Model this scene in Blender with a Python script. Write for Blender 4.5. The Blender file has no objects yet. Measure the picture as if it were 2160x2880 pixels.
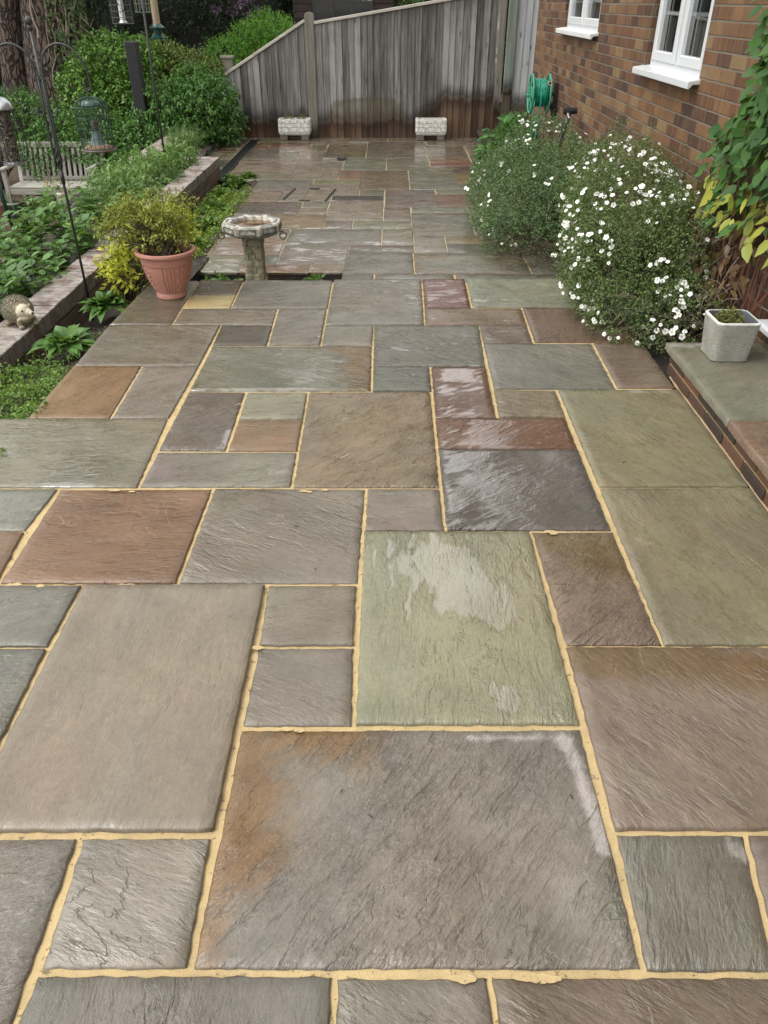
import bpy, math, random
import numpy as np
from mathutils import Vector
random.seed(7); rng = np.random.default_rng(11)
S = bpy.context.scene; C = S.collection
R = math.radians
# ------------------------------------------------------------------ camera
FPX = 2163.0; PITCH = math.atan2(1440.0, FPX); YAW = math.atan2(20*math.cos(PITCH), FPX); CAMH = 1.6
cam = bpy.data.cameras.new("camera"); camo = bpy.data.objects.new("camera", cam); C.objects.link(camo)
camo.location = (0, 0, CAMH); camo.rotation_euler = (math.pi/2-PITCH, 0, YAW)
cam.sensor_fit = 'VERTICAL'; cam.sensor_height = 36; cam.sensor_width = 27; cam.lens = 36*FPX/2880
cam.clip_start = 0.05; cam.clip_end = 500
S.camera = camo
S.render.resolution_x = 768; S.render.resolution_y = 1024
# ------------------------------------------------------------------ light
SUN_EL, SUN_AZ = R(56), R(-105)        # azimuth from +Y towards +X
W = bpy.data.worlds.new("World"); S.world = W; W.use_nodes = True
wt = W.node_tree; wt.nodes.clear()
sky = wt.nodes.new('ShaderNodeTexSky'); sky.sky_type = 'NISHITA'; sky.sun_disc = False
sky.sun_elevation = SUN_EL; sky.sun_rotation = SUN_AZ; sky.dust_density = 4.0; sky.air_density = 1.0; sky.ozone_density = 0.6
hs = wt.nodes.new('ShaderNodeHueSaturation'); hs.inputs['Saturation'].default_value = 0.10
bg = wt.nodes.new('ShaderNodeBackground'); bg.inputs['Strength'].default_value = 0.15
wo = wt.nodes.new('ShaderNodeOutputWorld')
mxs = wt.nodes.new('ShaderNodeMix'); mxs.data_type = 'RGBA'; mxs.inputs[0].default_value = 0.65; mxs.inputs[7].default_value = (7.35, 7.25, 7.0, 1)   # even cloud over the clear sky
wt.links.new(sky.outputs[0], hs.inputs['Color']); wt.links.new(hs.outputs[0], mxs.inputs[6]); wt.links.new(mxs.outputs[2], bg.inputs[0]); wt.links.new(bg.outputs[0], wo.inputs[0])
sl = bpy.data.lights.new("sun", 'SUN'); sl.energy = 0.9; sl.angle = R(26); sl.color = (1.0, 0.965, 0.91)
so = bpy.data.objects.new("sun", sl); C.objects.link(so)
sd = Vector((math.sin(SUN_AZ)*math.cos(SUN_EL), math.cos(SUN_AZ)*math.cos(SUN_EL), math.sin(SUN_EL)))
so.rotation_euler = (-sd).to_track_quat('-Z', 'Y').to_euler()
S.view_settings.view_transform = 'Standard'; S.view_settings.look = 'None'; S.view_settings.gamma = 1
S.view_settings.exposure = 0.88
# ------------------------------------------------------------------ layout helpers: where a line of sight meets a plane of the place
def ray(px, py):
    u = (px-1080)/FPX; v = (1440-py)/FPX
    y = math.cos(PITCH)+v*math.sin(PITCH); z = -math.sin(PITCH)+v*math.cos(PITCH)
    c, s = math.cos(YAW), math.sin(YAW)
    return Vector((c*u-s*y, s*u+c*y, z))
def at_z(px, py, z=0.0):
    d = ray(px, py); t = (z-CAMH)/d.z; return Vector((d.x*t, d.y*t, z))
def at_x(px, py, X):
    d = ray(px, py); t = X/d.x; return Vector((X, d.y*t, CAMH+d.z*t))
def at_y(px, py, Y):
    d = ray(px, py); t = Y/d.y; return Vector((d.x*t, Y, CAMH+d.z*t))
def lin(r, g, b, k=1.0):
    f = lambda c: ((c/255)/12.92 if c/255 <= 0.04045 else ((c/255+0.055)/1.055)**2.4)*k
    return (f(r), f(g), f(b))
# ------------------------------------------------------------------ node helpers
class NT:
    def __init__(s, name):
        s.m = bpy.data.materials.new(name); s.m.use_nodes = True; s.t = s.m.node_tree; s.t.nodes.clear()
        s.out = s.t.nodes.new('ShaderNodeOutputMaterial')
    def put(s, sock, v):
        if isinstance(v, bpy.types.NodeSocket): s.t.links.new(v, sock)
        elif v is not None:
            if isinstance(v, (tuple, list)) and sock.type == 'RGBA' and len(v) == 3: v = (*v, 1)
            sock.default_value = v
    def nd(s, typ, ins=(), **props):
        n = s.t.nodes.new('ShaderNode'+typ)
        for k, v in props.items(): setattr(n, k, v)
        for k, v in dict(ins).items(): s.put(n.inputs[k], v)
        return n
    def M(s, op, a, b=None, c=None, clamp=False):
        n = s.t.nodes.new('ShaderNodeMath'); n.operation = op; n.use_clamp = clamp
        for i, v in enumerate((a, b, c)):
            if v is not None: s.put(n.inputs[i], v)
        return n.outputs[0]
    def mix(s, f, a, b, blend='MIX'):
        n = s.t.nodes.new('ShaderNodeMix'); n.data_type = 'RGBA'; n.blend_type = blend
        s.put(n.inputs[0], f); s.put(n.inputs[6], a); s.put(n.inputs[7], b); return n.outputs[2]
    def mixf(s, f, a, b):
        n = s.t.nodes.new('ShaderNodeMix'); s.put(n.inputs[0], f); s.put(n.inputs[2], a); s.put(n.inputs[3], b); return n.outputs[0]
    def noise(s, vec, scale, detail=3, rough=0.5, dist=0.0):
        n = s.nd('TexNoise', {'Vector': vec, 'Scale': scale, 'Detail': detail, 'Roughness': rough, 'Distortion': dist}); return n.outputs[0]
    def step(s, x, lo, hi):
        n = s.t.nodes.new('ShaderNodeMapRange'); n.interpolation_type = 'SMOOTHSTEP'
        s.put(n.inputs[0], x); s.put(n.inputs[1], lo); s.put(n.inputs[2], hi); return n.outputs[0]
    def rng(s, x, a, b, c, d):
        n = s.t.nodes.new('ShaderNodeMapRange'); s.put(n.inputs[0], x)
        for i, v in enumerate((a, b, c, d)): s.put(n.inputs[i+1], v)
        return n.outputs[0]
    def ramp(s, f, stops, interp='LINEAR'):
        n = s.t.nodes.new('ShaderNodeValToRGB'); e = n.color_ramp.elements; n.color_ramp.interpolation = interp
        while len(e) < len(stops): e.new(0.5)
        for el, (p, c) in zip(e, stops): el.position = p; el.color = (*c, 1)
        s.put(n.inputs[0], f); return n.outputs[0]
    def obj(s): return s.nd('TexCoord').outputs['Object']
    def xyz(s, v):
        n = s.nd('SeparateXYZ', {0: v}); return n.outputs[0], n.outputs[1], n.outputs[2]
    def vec(s, x, y, z):
        return s.nd('CombineXYZ', {0: x, 1: y, 2: z}).outputs[0]
    def vm(s, op, a, b):
        n = s.t.nodes.new('ShaderNodeVectorMath'); n.operation = op; s.put(n.inputs[0], a); s.put(n.inputs[1], b); return n.outputs[0]
    def bump(s, h, dist=1.0, strength=1.0, normal=None):
        return s.nd('Bump', {'Height': h, 'Distance': dist, 'Strength': strength, 'Normal': normal}).outputs[0]
    def island(s): return s.nd('NewGeometry').outputs['Random Per Island']
    def bsdf(s, **k):
        n = s.nd('BsdfPrincipled', {kk.replace('_', ' '): v for kk, v in k.items()})
        s.t.links.new(n.outputs[0], s.out.inputs[0]); return n
MAT = {}
def simple(name, col, rough=0.5, metal=0.0, var=0.15, scale=25, bump=0.0, spec=0.5):
    if name in MAT: return MAT[name]
    t = NT(name); p = t.obj(); n = t.noise(p, scale, 5, 0.6)
    n2 = t.noise(p, scale*6, 3)
    c = t.mix(t.rng(n, .3, .7, 0, 1), tuple(x*(1-var) for x in col), tuple(min(1, x*(1+var)) for x in col))
    t.bsdf(Base_Color=c, Roughness=t.rng(n2, .3, .7, max(.02, rough-.1), min(1, rough+.12)), Metallic=metal,
           Specular_IOR_Level=spec, Normal=t.bump(t.M('ADD', n, t.M('MULTIPLY', n2, .5)), bump) if bump else None)
    MAT[name] = t.m; return t.m
# ------------------------------------------------------------------ mesh helpers
ORG = {}
def link(o, parent=None, origin=None):
    C.objects.link(o)
    if parent is not None:
        o.parent = parent; ORG[o.name] = ORG[parent.name]
    else:
        ORG[o.name] = Vector(origin) if origin is not None else Vector((0, 0, 0)); o.location = ORG[o.name]
    return o
def tag(o, label=None, cat=None, group=None, kind=None):
    if label: o['label'] = label
    if cat: o['category'] = cat
    if group: o['group'] = group
    if kind: o['kind'] = kind
    return o
def thing(name, label, cat, loc=(0, 0, 0), group=None):
    o = bpy.data.objects.new(name, None); o.empty_display_size = 0.1
    link(o, None, loc); return tag(o, label, cat, group)
def npmesh(name, V, F, mats, parent=None, origin=None, smooth=False, midx=None):
    """V (N,3) array; F: array (M,k) or list of such arrays"""
    V = np.asarray(V, dtype=np.float64).reshape(-1, 3)
    if isinstance(F, np.ndarray): F = [F]
    o0 = ORG[parent.name] if parent is not None else Vector(origin or (0, 0, 0))
    V = V-np.array(o0)
    me = bpy.data.meshes.new(name); me.vertices.add(len(V)); me.vertices.foreach_set('co', V.ravel())
    nl = sum(f.size for f in F); npoly = sum(len(f) for f in F)
    me.loops.add(nl); me.polygons.add(npoly)
    me.loops.foreach_set('vertex_index', np.concatenate([f.ravel() for f in F]).astype(np.int32))
    tot = np.concatenate([np.full(len(f), f.shape[1]) for f in F]); st = np.concatenate([[0], np.cumsum(tot)[:-1]])
    me.polygons.foreach_set('loop_start', st.astype(np.int32)); me.polygons.foreach_set('loop_total', tot.astype(np.int32))
    if smooth: me.polygons.foreach_set('use_smooth', np.ones(npoly, dtype=bool))
    if midx is not None: me.polygons.foreach_set('material_index', np.asarray(midx, dtype=np.int32))
    for m in (mats if isinstance(mats, (list, tuple)) else [mats]): me.materials.append(m)
    me.update(calc_edges=True); me.validate()
    o = bpy.data.objects.new(name, me); return link(o, parent, o0)
class MB:
    def __init__(s): s.v = []; s.f = []; s.mi = []; s.cur = 0
    def add(s, V, F):
        b = len(s.v); s.v += [tuple(x) for x in V]; s.f += [tuple(i+b for i in f) for f in F]; s.mi += [s.cur]*len(F)
    def box(s, x0, x1, y0, y1, z0, z1, b=0.0):
        if b <= 0:
            V = [(x, y, z) for z in (z0, z1) for y in (y0, y1) for x in (x0, x1)]
            s.add(V, [(0, 2, 3, 1), (4, 5, 7, 6), (0, 1, 5, 4), (1, 3, 7, 5), (3, 2, 6, 7), (2, 0, 4, 6)]); return
        V = []; idx = {}
        for i, x in enumerate((x0, x1)):
            for j, y in enumerate((y0, y1)):
                for k, z in enumerate((z0, z1)):
                    for a in range(3):
                        q = [x, y, z]
                        for c in range(3):
                            if c != a: q[c] += b*(1-2*(i, j, k)[c])
                        idx[i, j, k, a] = len(V); V.append(q)
        F = []
        for a in range(3):
            for e in (0, 1):
                o_ = [(0, 0), (1, 0), (1, 1), (0, 1)]; F.append(tuple(idx[tuple(_ins(p, a, e))+(a,)] for p in o_))
        for a in range(3):
            b1, c1 = [q for q in range(3) if q != a]
            for p in (0, 1):
                for q in (0, 1):
                    k0 = [0]*3; k1 = [0]*3; k1[a] = 1; k0[b1] = k1[b1] = p; k0[c1] = k1[c1] = q
                    F.append((idx[(*k0, b1)], idx[(*k1, b1)], idx[(*k1, c1)], idx[(*k0, c1)]))
        for i in (0, 1):
            for j in (0, 1):
                for k in (0, 1): F.append((idx[i, j, k, 0], idx[i, j, k, 1], idx[i, j, k, 2]))
        cx = Vector(((x0+x1)/2, (y0+y1)/2, (z0+z1)/2)); G = []
        for f in F:
            p = [Vector(V[q]) for q in f]; nrm = (p[1]-p[0]).cross(p[2]-p[0]); ctr = sum(p, Vector())/len(p)
            G.append(f if nrm.dot(ctr-cx) > 0 else f[::-1])
        s.add(V, G)
    def obox(s, c, ax, ay, az, hx, hy, hz, b=0.0):
        """box at centre c along unit axes"""
        t = MB(); t.box(-hx, hx, -hy, hy, -hz, hz, b)
        s.add([Vector(c)+Vector(ax)*v[0]+Vector(ay)*v[1]+Vector(az)*v[2] for v in t.v], t.f)
    def beam(s, p, q, w, h, b=0.0, up=(0, 0, 1)):
        p = Vector(p); q = Vector(q); d = (q-p); L = d.length; d.normalize(); x = d.cross(Vector(up))
        if x.length < 1e-4: x = d.cross(Vector((1, 0, 0)))
        x.normalize(); z = x.cross(d); s.obox((p+q)/2, x, d, z, w/2, L/2, h/2, b)
    def tube(s, pts, rad, n=8, cap=True):
        P = [Vector(p) for p in pts]; m = len(P); rr = rad if isinstance(rad, (list, tuple)) else [rad]*m
        V = []; u = None
        for i in range(m):
            d = (P[min(i+1, m-1)]-P[max(i-1, 0)]).normalized()
            if u is None: u = d.orthogonal().normalized()
            u = (u-d*u.dot(d)).normalized(); w = d.cross(u)
            for k in range(n):
                a = 2*math.pi*k/n; V.append(P[i]+(u*math.cos(a)+w*math.sin(a))*rr[i])
        F = [(i*n+k, i*n+(k+1) % n, (i+1)*n+(k+1) % n, (i+1)*n+k) for i in range(m-1) for k in range(n)]
        if cap: F += [tuple(range(n))[::-1], tuple((m-1)*n+k for k in range(n))]
        s.add(V, F)
    def lathe(s, prof, c, n=32, phase=0.0, sx=1, sy=1, closed=False):
        V = []; m = len(prof)
        for r, z in prof:
            for k in range(n):
                a = 2*math.pi*k/n+phase; V.append((c[0]+r*math.cos(a)*sx, c[1]+r*math.sin(a)*sy, c[2]+z))
        F = [(i*n+k, i*n+(k+1) % n, (i+1)*n+(k+1) % n, (i+1)*n+k) for i in range(m-1) for k in range(n)]
        if not closed: F += [tuple(range(n))[::-1], tuple((m-1)*n+k for k in range(n))]
        s.add(V, F)
    def ball(s, c, r, n=10, m=7, sx=1, sy=1, sz=1):
        V = [(c[0], c[1], c[2]-r*sz)]
        for i in range(1, m):
            t = -math.pi/2+math.pi*i/m
            for k in range(n):
                a = 2*math.pi*k/n; V.append((c[0]+r*sx*math.cos(t)*math.cos(a), c[1]+r*sy*math.cos(t)*math.sin(a), c[2]+r*sz*math.sin(t)))
        V.append((c[0], c[1], c[2]+r*sz)); L = len(V)-1
        F = [(0, 1+(k+1) % n, 1+k) for k in range(n)]
        F += [(1+i*n+k, 1+i*n+(k+1) % n, 1+(i+1)*n+(k+1) % n, 1+(i+1)*n+k) for i in range(m-2) for k in range(n)]
        F += [(1+(m-2)*n+k, 1+(m-2)*n+(k+1) % n, L) for k in range(n)]
        s.add(V, F)
    def prism(s, poly, z0, z1):
        n = len(poly); V = [(*p, z0) for p in poly]+[(*p, z1) for p in poly]
        s.add(V, [tuple(range(n))[::-1], tuple(range(n, 2*n))]+[(i, (i+1) % n, n+(i+1) % n, n+i) for i in range(n)])
    def build(s, name, mats, parent=None, origin=None, smooth=False, bevel=0.0):
        me = bpy.data.meshes.new(name); o0 = ORG[parent.name] if parent is not None else Vector(origin or (0, 0, 0))
        me.from_pydata([tuple(Vector(v)-o0) for v in s.v], [], s.f)
        for m in (mats if isinstance(mats, (list, tuple)) else [mats]): me.materials.append(m)
        me.polygons.foreach_set('material_index', s.mi)
        if smooth: me.polygons.foreach_set('use_smooth', [True]*len(me.polygons))
        me.update(); o = bpy.data.objects.new(name, me); link(o, parent, o0)
        if bevel:
            md = o.modifiers.new('bevel', 'BEVEL'); md.width = bevel; md.segments = 2; md.limit_method = 'ANGLE'
        if smooth == 'auto':
            md = o.modifiers.new('edges', 'EDGE_SPLIT'); md.split_angle = R(38)
        return o
def _ins(p, a, e):
    q = list(p); q.insert(a, e); return q
# ------------------------------------------------------------------ foliage
def leaf_mat(name, dark, light, rough=0.45, trans=0.25, extra=None, spec=0.4):
    """colour runs from dark to light from leaf to leaf"""
    if name in MAT: return MAT[name]
    t = NT(name); r = t.island(); p = t.obj()
    n = t.noise(p, 3.0, 3)
    f = t.M('ADD', t.M('MULTIPLY', r, .6), t.M('MULTIPLY', n, .45))
    stops = [(0.12, dark), (0.5, tuple((a+b)/2 for a, b in zip(dark, light))), (0.9, light)]
    if extra: stops.append((0.985, extra))
    c = t.ramp(f, stops)
    b = t.nd('BsdfPrincipled', {'Base Color': c, 'Roughness': rough, 'Specular IOR Level': spec})
    tr = t.nd('BsdfTranslucent', {'Color': t.mix(.5, c, (.25, .35, .05), 'MIX')})
    mx = t.nd('MixShader', {0: trans, 1: b.outputs[0], 2: tr.outputs[0]})
    t.t.links.new(mx.outputs[0], t.out.inputs[0]); MAT[name] = t.m; return t.m
def unit(a): return a/np.maximum(np.linalg.norm(a, axis=1, keepdims=True), 1e-9)
def leaves(P, D, N, L, Wd, big=False, droop=0.0):
    """leaf blades: base P, axis D, face normal N, length L, width Wd -> V, F"""
    D = unit(D); T = unit(np.cross(D, N)); N = unit(np.cross(T, D)); n = len(P)
    L = np.broadcast_to(np.asarray(L, float), (n,))[:, None]; Wd = np.broadcast_to(np.asarray(Wd, float), (n,))[:, None]
    dz = np.zeros((n, 3)); dz[:, 2] = -droop*L[:, 0]
    if not big:
        m = P+D*L*.5-N*Wd*.12
        V = np.stack([P, P+D*L*.48+T*Wd*.5, P+D*L+dz, P+D*L*.48-T*Wd*.5, m], 1)
        f = np.array([(0, 1, 4), (1, 2, 4), (2, 3, 4), (3, 0, 4)])
        k = 5
    else:
        V = np.stack([P, P+D*L*.28+T*Wd*.42+dz*.08, P+D*L*.62+T*Wd*.42+dz*.36, P+D*L+dz,
                      P+D*L*.62-T*Wd*.42+dz*.36, P+D*L*.28-T*Wd*.42+dz*.08,
                      P+D*L*.28-N*Wd*.10+dz*.08, P+D*L*.62-N*Wd*.10+dz*.36], 1)
        f = np.array([(0, 1, 6), (6, 1, 2), (6, 2, 7), (7, 2, 3), (7, 3, 4), (6, 7, 4), (6, 4, 5), (0, 6, 5)])
        k = 8
    F = (np.arange(n)[:, None, None]*k+f[None]).reshape(-1, 3)
    return V.reshape(-1, 3), F
def rdir(n, up=0.0):
    d = rng.normal(size=(n, 3)); d = unit(d); d[:, 2] += up; return unit(d)
def crown_pts(blobs, n, shell=(0.55, 1.0), floor=None):
    """points near the surface of a set of ellipsoids, with outward directions"""
    w = np.array([b[3]*b[4]+b[4]*b[5]+b[3]*b[5] for b in blobs]); w = w/w.sum()
    k = rng.choice(len(blobs), n, p=w); B = np.array([b[:6] for b in blobs])[k]
    d = rdir(n); r = rng.uniform(shell[0], shell[1], n)**.6
    P = B[:, :3]+d*B[:, 3:]*r[:, None]; O = unit(d/B[:, 3:])
    if floor is not None:
        ok = P[:, 2] > floor; P, O = P[ok], O[ok]
    return P, O
def foliage(blobs, twigs, per, L, Wd, up=0.25, out=0.7, twig=0.12, big=False, droop=0.15, shell=(.5, 1.05), floor=None, spread=1.0, clip=None):
    P, O = crown_pts(blobs, twigs, shell, floor)
    if clip is not None: ok = clip(P); P, O = P[ok], O[ok]
    n = len(P); A = unit(O*out+rdir(n)*.6+np.array([0, 0, up]))
    t = np.tile(np.linspace(0.1, 1, per), n); idx = np.repeat(np.arange(n), per)
    Q = P[idx]+A[idx]*(t*twig)[:, None]
    D = unit(A[idx]*.6+rdir(len(idx))*spread); Nn = unit(rdir(len(idx))*.7+np.array([0, 0, 1.0])+O[idx]*.4)
    s = rng.uniform(.6, 1.15, len(idx))
    return leaves(Q, D, Nn, L*s, Wd*s, big, droop)
def twigs_mb(mb, base, P, r0=.006, bend=.15, n=5):
    for p in P:
        b = Vector(base)+Vector((random.uniform(-.05, .05), random.uniform(-.05, .05), 0)); p = Vector(p)
        mid = (b+p)/2+Vector((random.uniform(-bend, bend), random.uniform(-bend, bend), random.uniform(0, bend)))*.6
        mb.tube([b, b*.5+mid*.5+Vector((0, 0, .02)), mid, mid*.45+p*.55, p], [r0, r0*.85, r0*.65, r0*.45, r0*.2], n, cap=False)
# ------------------------------------------------------------------ surface materials
def stone_mat():
    t = NT('riven_sandstone'); p = t.obj()
    a1 = t.nd('Attribute', attribute_name='sc').outputs['Color']; a2 = t.nd('Attribute', attribute_name='sc2').outputs['Color']
    sp = t.xyz(t.nd('Attribute', attribute_name='sp').outputs['Vector']); sw = t.xyz(t.nd('Attribute', attribute_name='sw').outputs['Vector'])
    rot = t.nd('VectorRotate', {'Vector': p, 'Angle': t.M('MULTIPLY', sp[0], -6.2832)}, rotation_type='Z_AXIS').outputs[0]
    off = t.vm('ADD', rot, t.vec(t.M('MULTIPLY', sp[1], 53.), t.M('MULTIPLY', sp[1], 97.), t.M('MULTIPLY', sp[1], 31.)))
    riv = sp[2]
    # cleft layers: flakes broken off along contour lines
    n1 = t.noise(t.vm('MULTIPLY', off, (1, 2.0, 1)), 1.5, 9, .60, .7)
    x = t.M('MULTIPLY', n1, 11.0); s2 = t.M('SINE', t.M('MULTIPLY', x, 6.2832)); c2 = t.M('COSINE', t.M('MULTIPLY', x, 6.2832))
    stp = t.M('ADD', t.M('FLOOR', x), t.step(t.M('FRACT', x), .44, .56))
    patch = t.step(t.noise(off, 1.7, 2), .40, .60)                 # where the ledges show
    # short riven ridges along the bed
    n2 = t.noise(t.vm('MULTIPLY', off, (1, 3.4, 1)), 9, 4, .52, .35)
    r2 = t.M('SUBTRACT', 1.0, t.M('ABSOLUTE', t.M('MULTIPLY', t.M('SUBTRACT', n2, .5), 3.2)))
    n4 = t.noise(t.vm('MULTIPLY', off, (1, 2.7, 1)), 30, 4, .55, .25)
    r4 = t.M('SUBTRACT', 1.0, t.M('ABSOLUTE', t.M('MULTIPLY', t.M('SUBTRACT', n4, .5), 3.0)))
    n3 = t.noise(p, 240, 3, .7)
    act = t.mixf(t.step(t.noise(t.vm('ADD', off, (5, 3, 1)), 2.6, 3), .38, .62), .35, 1.0)      # rough and smooth areas
    h = t.M('MULTIPLY', t.M('MULTIPLY', stp, t.mixf(patch, .0002, .0026)), riv)
    h = t.M('ADD', h, t.M('MULTIPLY', t.M('MULTIPLY', t.M('ADD', r2, t.M('MULTIPLY', n2, 1.2)), .0056), t.M('MULTIPLY', riv, act)))
    h = t.M('ADD', h, t.M('MULTIPLY', t.M('MULTIPLY', r4, .0028), t.M('MULTIPLY', riv, act)))
    h = t.M('ADD', h, t.M('MULTIPLY', n3, .0007))
    # colour
    bn = t.M('ADD', t.noise(t.vm('MULTIPLY', off, (.5, 1.3, 1)), 1.6, 6, .55, .5), t.M('MULTIPLY', t.M('SUBTRACT', n2, .5), .40))
    c = t.mix(t.step(t.M('ADD', bn, sw[2]), .42, .74), a1, a2)
    m1 = t.noise(t.vm('MULTIPLY', off, (1, 1.5, 1)), 3.6, 8, .62, .4); m2 = t.noise(off, 55, 5, .7)
    v = t.M('MULTIPLY', t.rng(m1, .25, .75, .78, 1.22), t.rng(m2, .25, .75, .84, 1.16)); v = t.M('MULTIPLY', v, t.M('MULTIPLY', t.rng(n2, .25, .75, .93, 1.07), t.rng(r4, .2, 1, .91, 1.05)))
    v = t.M('MULTIPLY', v, t.rng(n3, .3, .7, .88, 1.12))
    c = t.mix(1.0, c, t.vec(v, v, v), 'MULTIPLY')
    hue = t.noise(off, 2.0, 5, .6); c = t.mix(t.rng(hue, .42, .68, 0, .55), c, t.mix(1.0, c, (1.08, .98, .88), 'MULTIPLY'))
    hue2 = t.noise(t.vm('ADD', off, (9, 4, 2)), 2.7, 5, .6); c = t.mix(t.rng(hue2, .45, .7, 0, .55), c, t.mix(1.0, c, (.90, 1.02, .95), 'MULTIPLY'))
    edge = t.M('MULTIPLY', t.step(c2, -.93, -1.0), t.M('MULTIPLY', patch, t.M('MULTIPLY', riv, t.step(t.noise(off, 9, 3), .42, .6))))
    c = t.mix(t.M('MULTIPLY', edge, .35), c, (.42, .38, .32))
    speck = t.step(t.noise(p, 75, 2, .5), .74, .78); c = t.mix(t.M('MULTIPLY', speck, .5), c, (.05, .045, .04))
    sal = t.M('MULTIPLY', t.step(t.M('ADD', sw[0], t.rng(t.noise(p, 20, 6, .7), .3, .7, -.30, .30)), .30, .95), t.rng(n3, .3, .7, .55, 1.0))
    c = t.mix(t.M('MULTIPLY', sal, .68), c, (.50, .46, .44))
    # water: pools in hollows, damp film elsewhere
    wn = t.M('ADD', t.noise(t.vm('MULTIPLY', off, (1, 1.9, 1)), 3.6, 7, .62, .6), t.M('MULTIPLY', n2, .95))
    wl = t.M('SUBTRACT', t.M('ADD', sw[1], .94), wn)
    pud = t.step(wl, .44, .56); damp = t.step(wl, -.05, .5)
    c = t.mix(t.M('MULTIPLY', damp, .18), c, t.mix(1.0, c, (.62, .60, .58), 'MULTIPLY'))
    rough = t.mixf(damp, t.rng(m2, .3, .7, .36, .50), t.rng(m2, .3, .7, .12, .25))
    bm = t.bump(h, 1.0, t.mixf(pud, 1.0, .45))
    flat = t.bump(h, 1.0, .20)
    t.bsdf(Base_Color=c, Roughness=rough, Normal=bm, Specular_IOR_Level=.72, Coat_Weight=pud, Coat_Roughness=.05, Coat_IOR=1.85, Coat_Normal=flat)
    return t.m
STONE = stone_mat()
def mortar_mat(name, col, s=1.0):
    t = NT(name); p = t.obj(); n = t.noise(p, 18, 5, .6); g = t.noise(p, 330, 3, .7); d = t.noise(p, 60, 3, .6)
    c = t.mix(t.rng(n, .3, .7, 0, 1), tuple(x*.86 for x in col), tuple(min(1, x*1.12) for x in col))
    c = t.mix(t.rng(g, .35, .7, 0, .35), c, tuple(x*.55 for x in col)); c = t.mix(t.M('MULTIPLY', t.step(d, .60, .70), .75), c, (.10, .08, .05)); lo = t.noise(p, 3.2, 5, .65); c = t.mix(t.M('MULTIPLY', t.step(lo, .5, .72), .45), c, (.27, .20, .11))
    t.bsdf(Base_Color=c, Roughness=.85, Normal=t.bump(t.M('ADD', t.M('MULTIPLY', g, .0016*s), t.M('MULTIPLY', d, .002*s))))
    return t.m
MORTAR = mortar_mat('buff_jointing_mortar', (.53, .40, .205)); MORTARF = mortar_mat('damp_jointing_mortar', (.54, .45, .29))
def brick_mat(name, pal, mortar, L=.225, H=.075, joint=.011, streak=.5, moss=0.0, off=(0, 0), dirt=0.0):
    t = NT(name); p = t.obj(); x, y, z = t.xyz(p)
    wob = t.M('MULTIPLY', t.M('SUBTRACT', t.noise(p, 9, 3), .5), .006)
    u = t.M('ADD', t.M('ADD', t.M('ADD', x, y), off[0]), wob); v = t.M('ADD', t.M('ADD', z, off[1]), wob)
    row = t.M('FLOOR', t.M('DIVIDE', v, H)); uu = t.M('ADD', t.M('DIVIDE', u, L), t.M('MULTIPLY', t.M('MODULO', t.M('ABSOLUTE', row), 2.0), .5))
    col = t.M('FLOOR', uu); fu = t.M('MULTIPLY', t.M('FRACT', uu), L); fv = t.M('MULTIPLY', t.M('FRACT', t.M('DIVIDE', v, H)), H)
    d = t.M('MINIMUM', t.M('MINIMUM', fu, t.M('SUBTRACT', L, fu)), t.M('MINIMUM', fv, t.M('SUBTRACT', H, fv)))
    en = t.M('MULTIPLY', t.M('SUBTRACT', t.noise(p, 55, 4, .7), .5), .006)
    mm = t.step(t.M('ADD', d, en), joint*.5-.0015, joint*.5+.002)                  # 1 = brick
    wn = t.nd('TexWhiteNoise', {0: t.vec(col, row, 0.0)}, noise_dimensions='3D'); r1 = wn.outputs['Value']
    bc = t.ramp(r1, [(i/(len(pal)-1), c) for i, c in enumerate(pal)])
    st = t.noise(t.vec(t.M('ADD', t.M('MULTIPLY', u, 60.), t.M('MULTIPLY', row, 3.7)), t.M('MULTIPLY', v, 5.), r1), 1.0, 4, .6)
    bc = t.mix(t.M('MULTIPLY', t.step(st, .5, .66), streak), bc, pal[-1]); bc = t.mix(t.M('MULTIPLY', t.step(st, .46, .34), streak), bc, tuple(q*.45 for q in pal[0]))
    g = t.noise(p, 130, 4, .7); gv = t.rng(g, .3, .7, .72, 1.28); bc = t.mix(1.0, bc, t.vec(gv, gv, gv), 'MULTIPLY')
    mc = t.mix(t.rng(g, .3, .7, 0, .6), mortar, tuple(q*.6 for q in mortar)); perp = t.step(t.M('MINIMUM', fv, t.M('SUBTRACT', H, fv)), .004, .008); mc = t.mix(t.M('MULTIPLY', perp, .12), mc, tuple(q*.8 for q in pal[2]))
    c = t.mix(mm, mc, bc)
    if moss: c = t.mix(t.M('MULTIPLY', t.step(t.noise(p, 5, 5, .65), .5, .72), moss), c, (.055, .06, .03))
    if dirt: c = t.mix(t.M('MULTIPLY', t.step(t.noise(p, 2.3, 4, .6), .42, .7), dirt), c, (.05, .035, .025))
    hh = t.M('ADD', t.M('MULTIPLY', mm, .006), t.M('ADD', t.M('MULTIPLY', g, .0022), t.M('MULTIPLY', st, .003)))
    t.bsdf(Base_Color=c, Roughness=t.rng(g, .3, .7, .62, .9), Normal=t.bump(hh))
    return t.m
BRICK_HOUSE = brick_mat('brown_rustic_brick', [(.044, .020, .013), (.085, .034, .017), (.125, .052, .022), (.15, .066, .026), (.185, .092, .038), (.215, .14, .066)], (.185, .155, .115), dirt=.35, streak=.42, joint=.010)
BRICK_WALL = brick_mat('old_garden_brick', [(.042, .028, .020), (.075, .036, .024), (.11, .052, .030), (.12, .085, .048)], (.13, .105, .07), moss=.5, dirt=.5, streak=.25)
BRICK_YELLOW = brick_mat('pale_yellow_brick', [(.30, .19, .08), (.38, .25, .11), (.42, .29, .14)], (.4, .35, .28))
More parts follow.
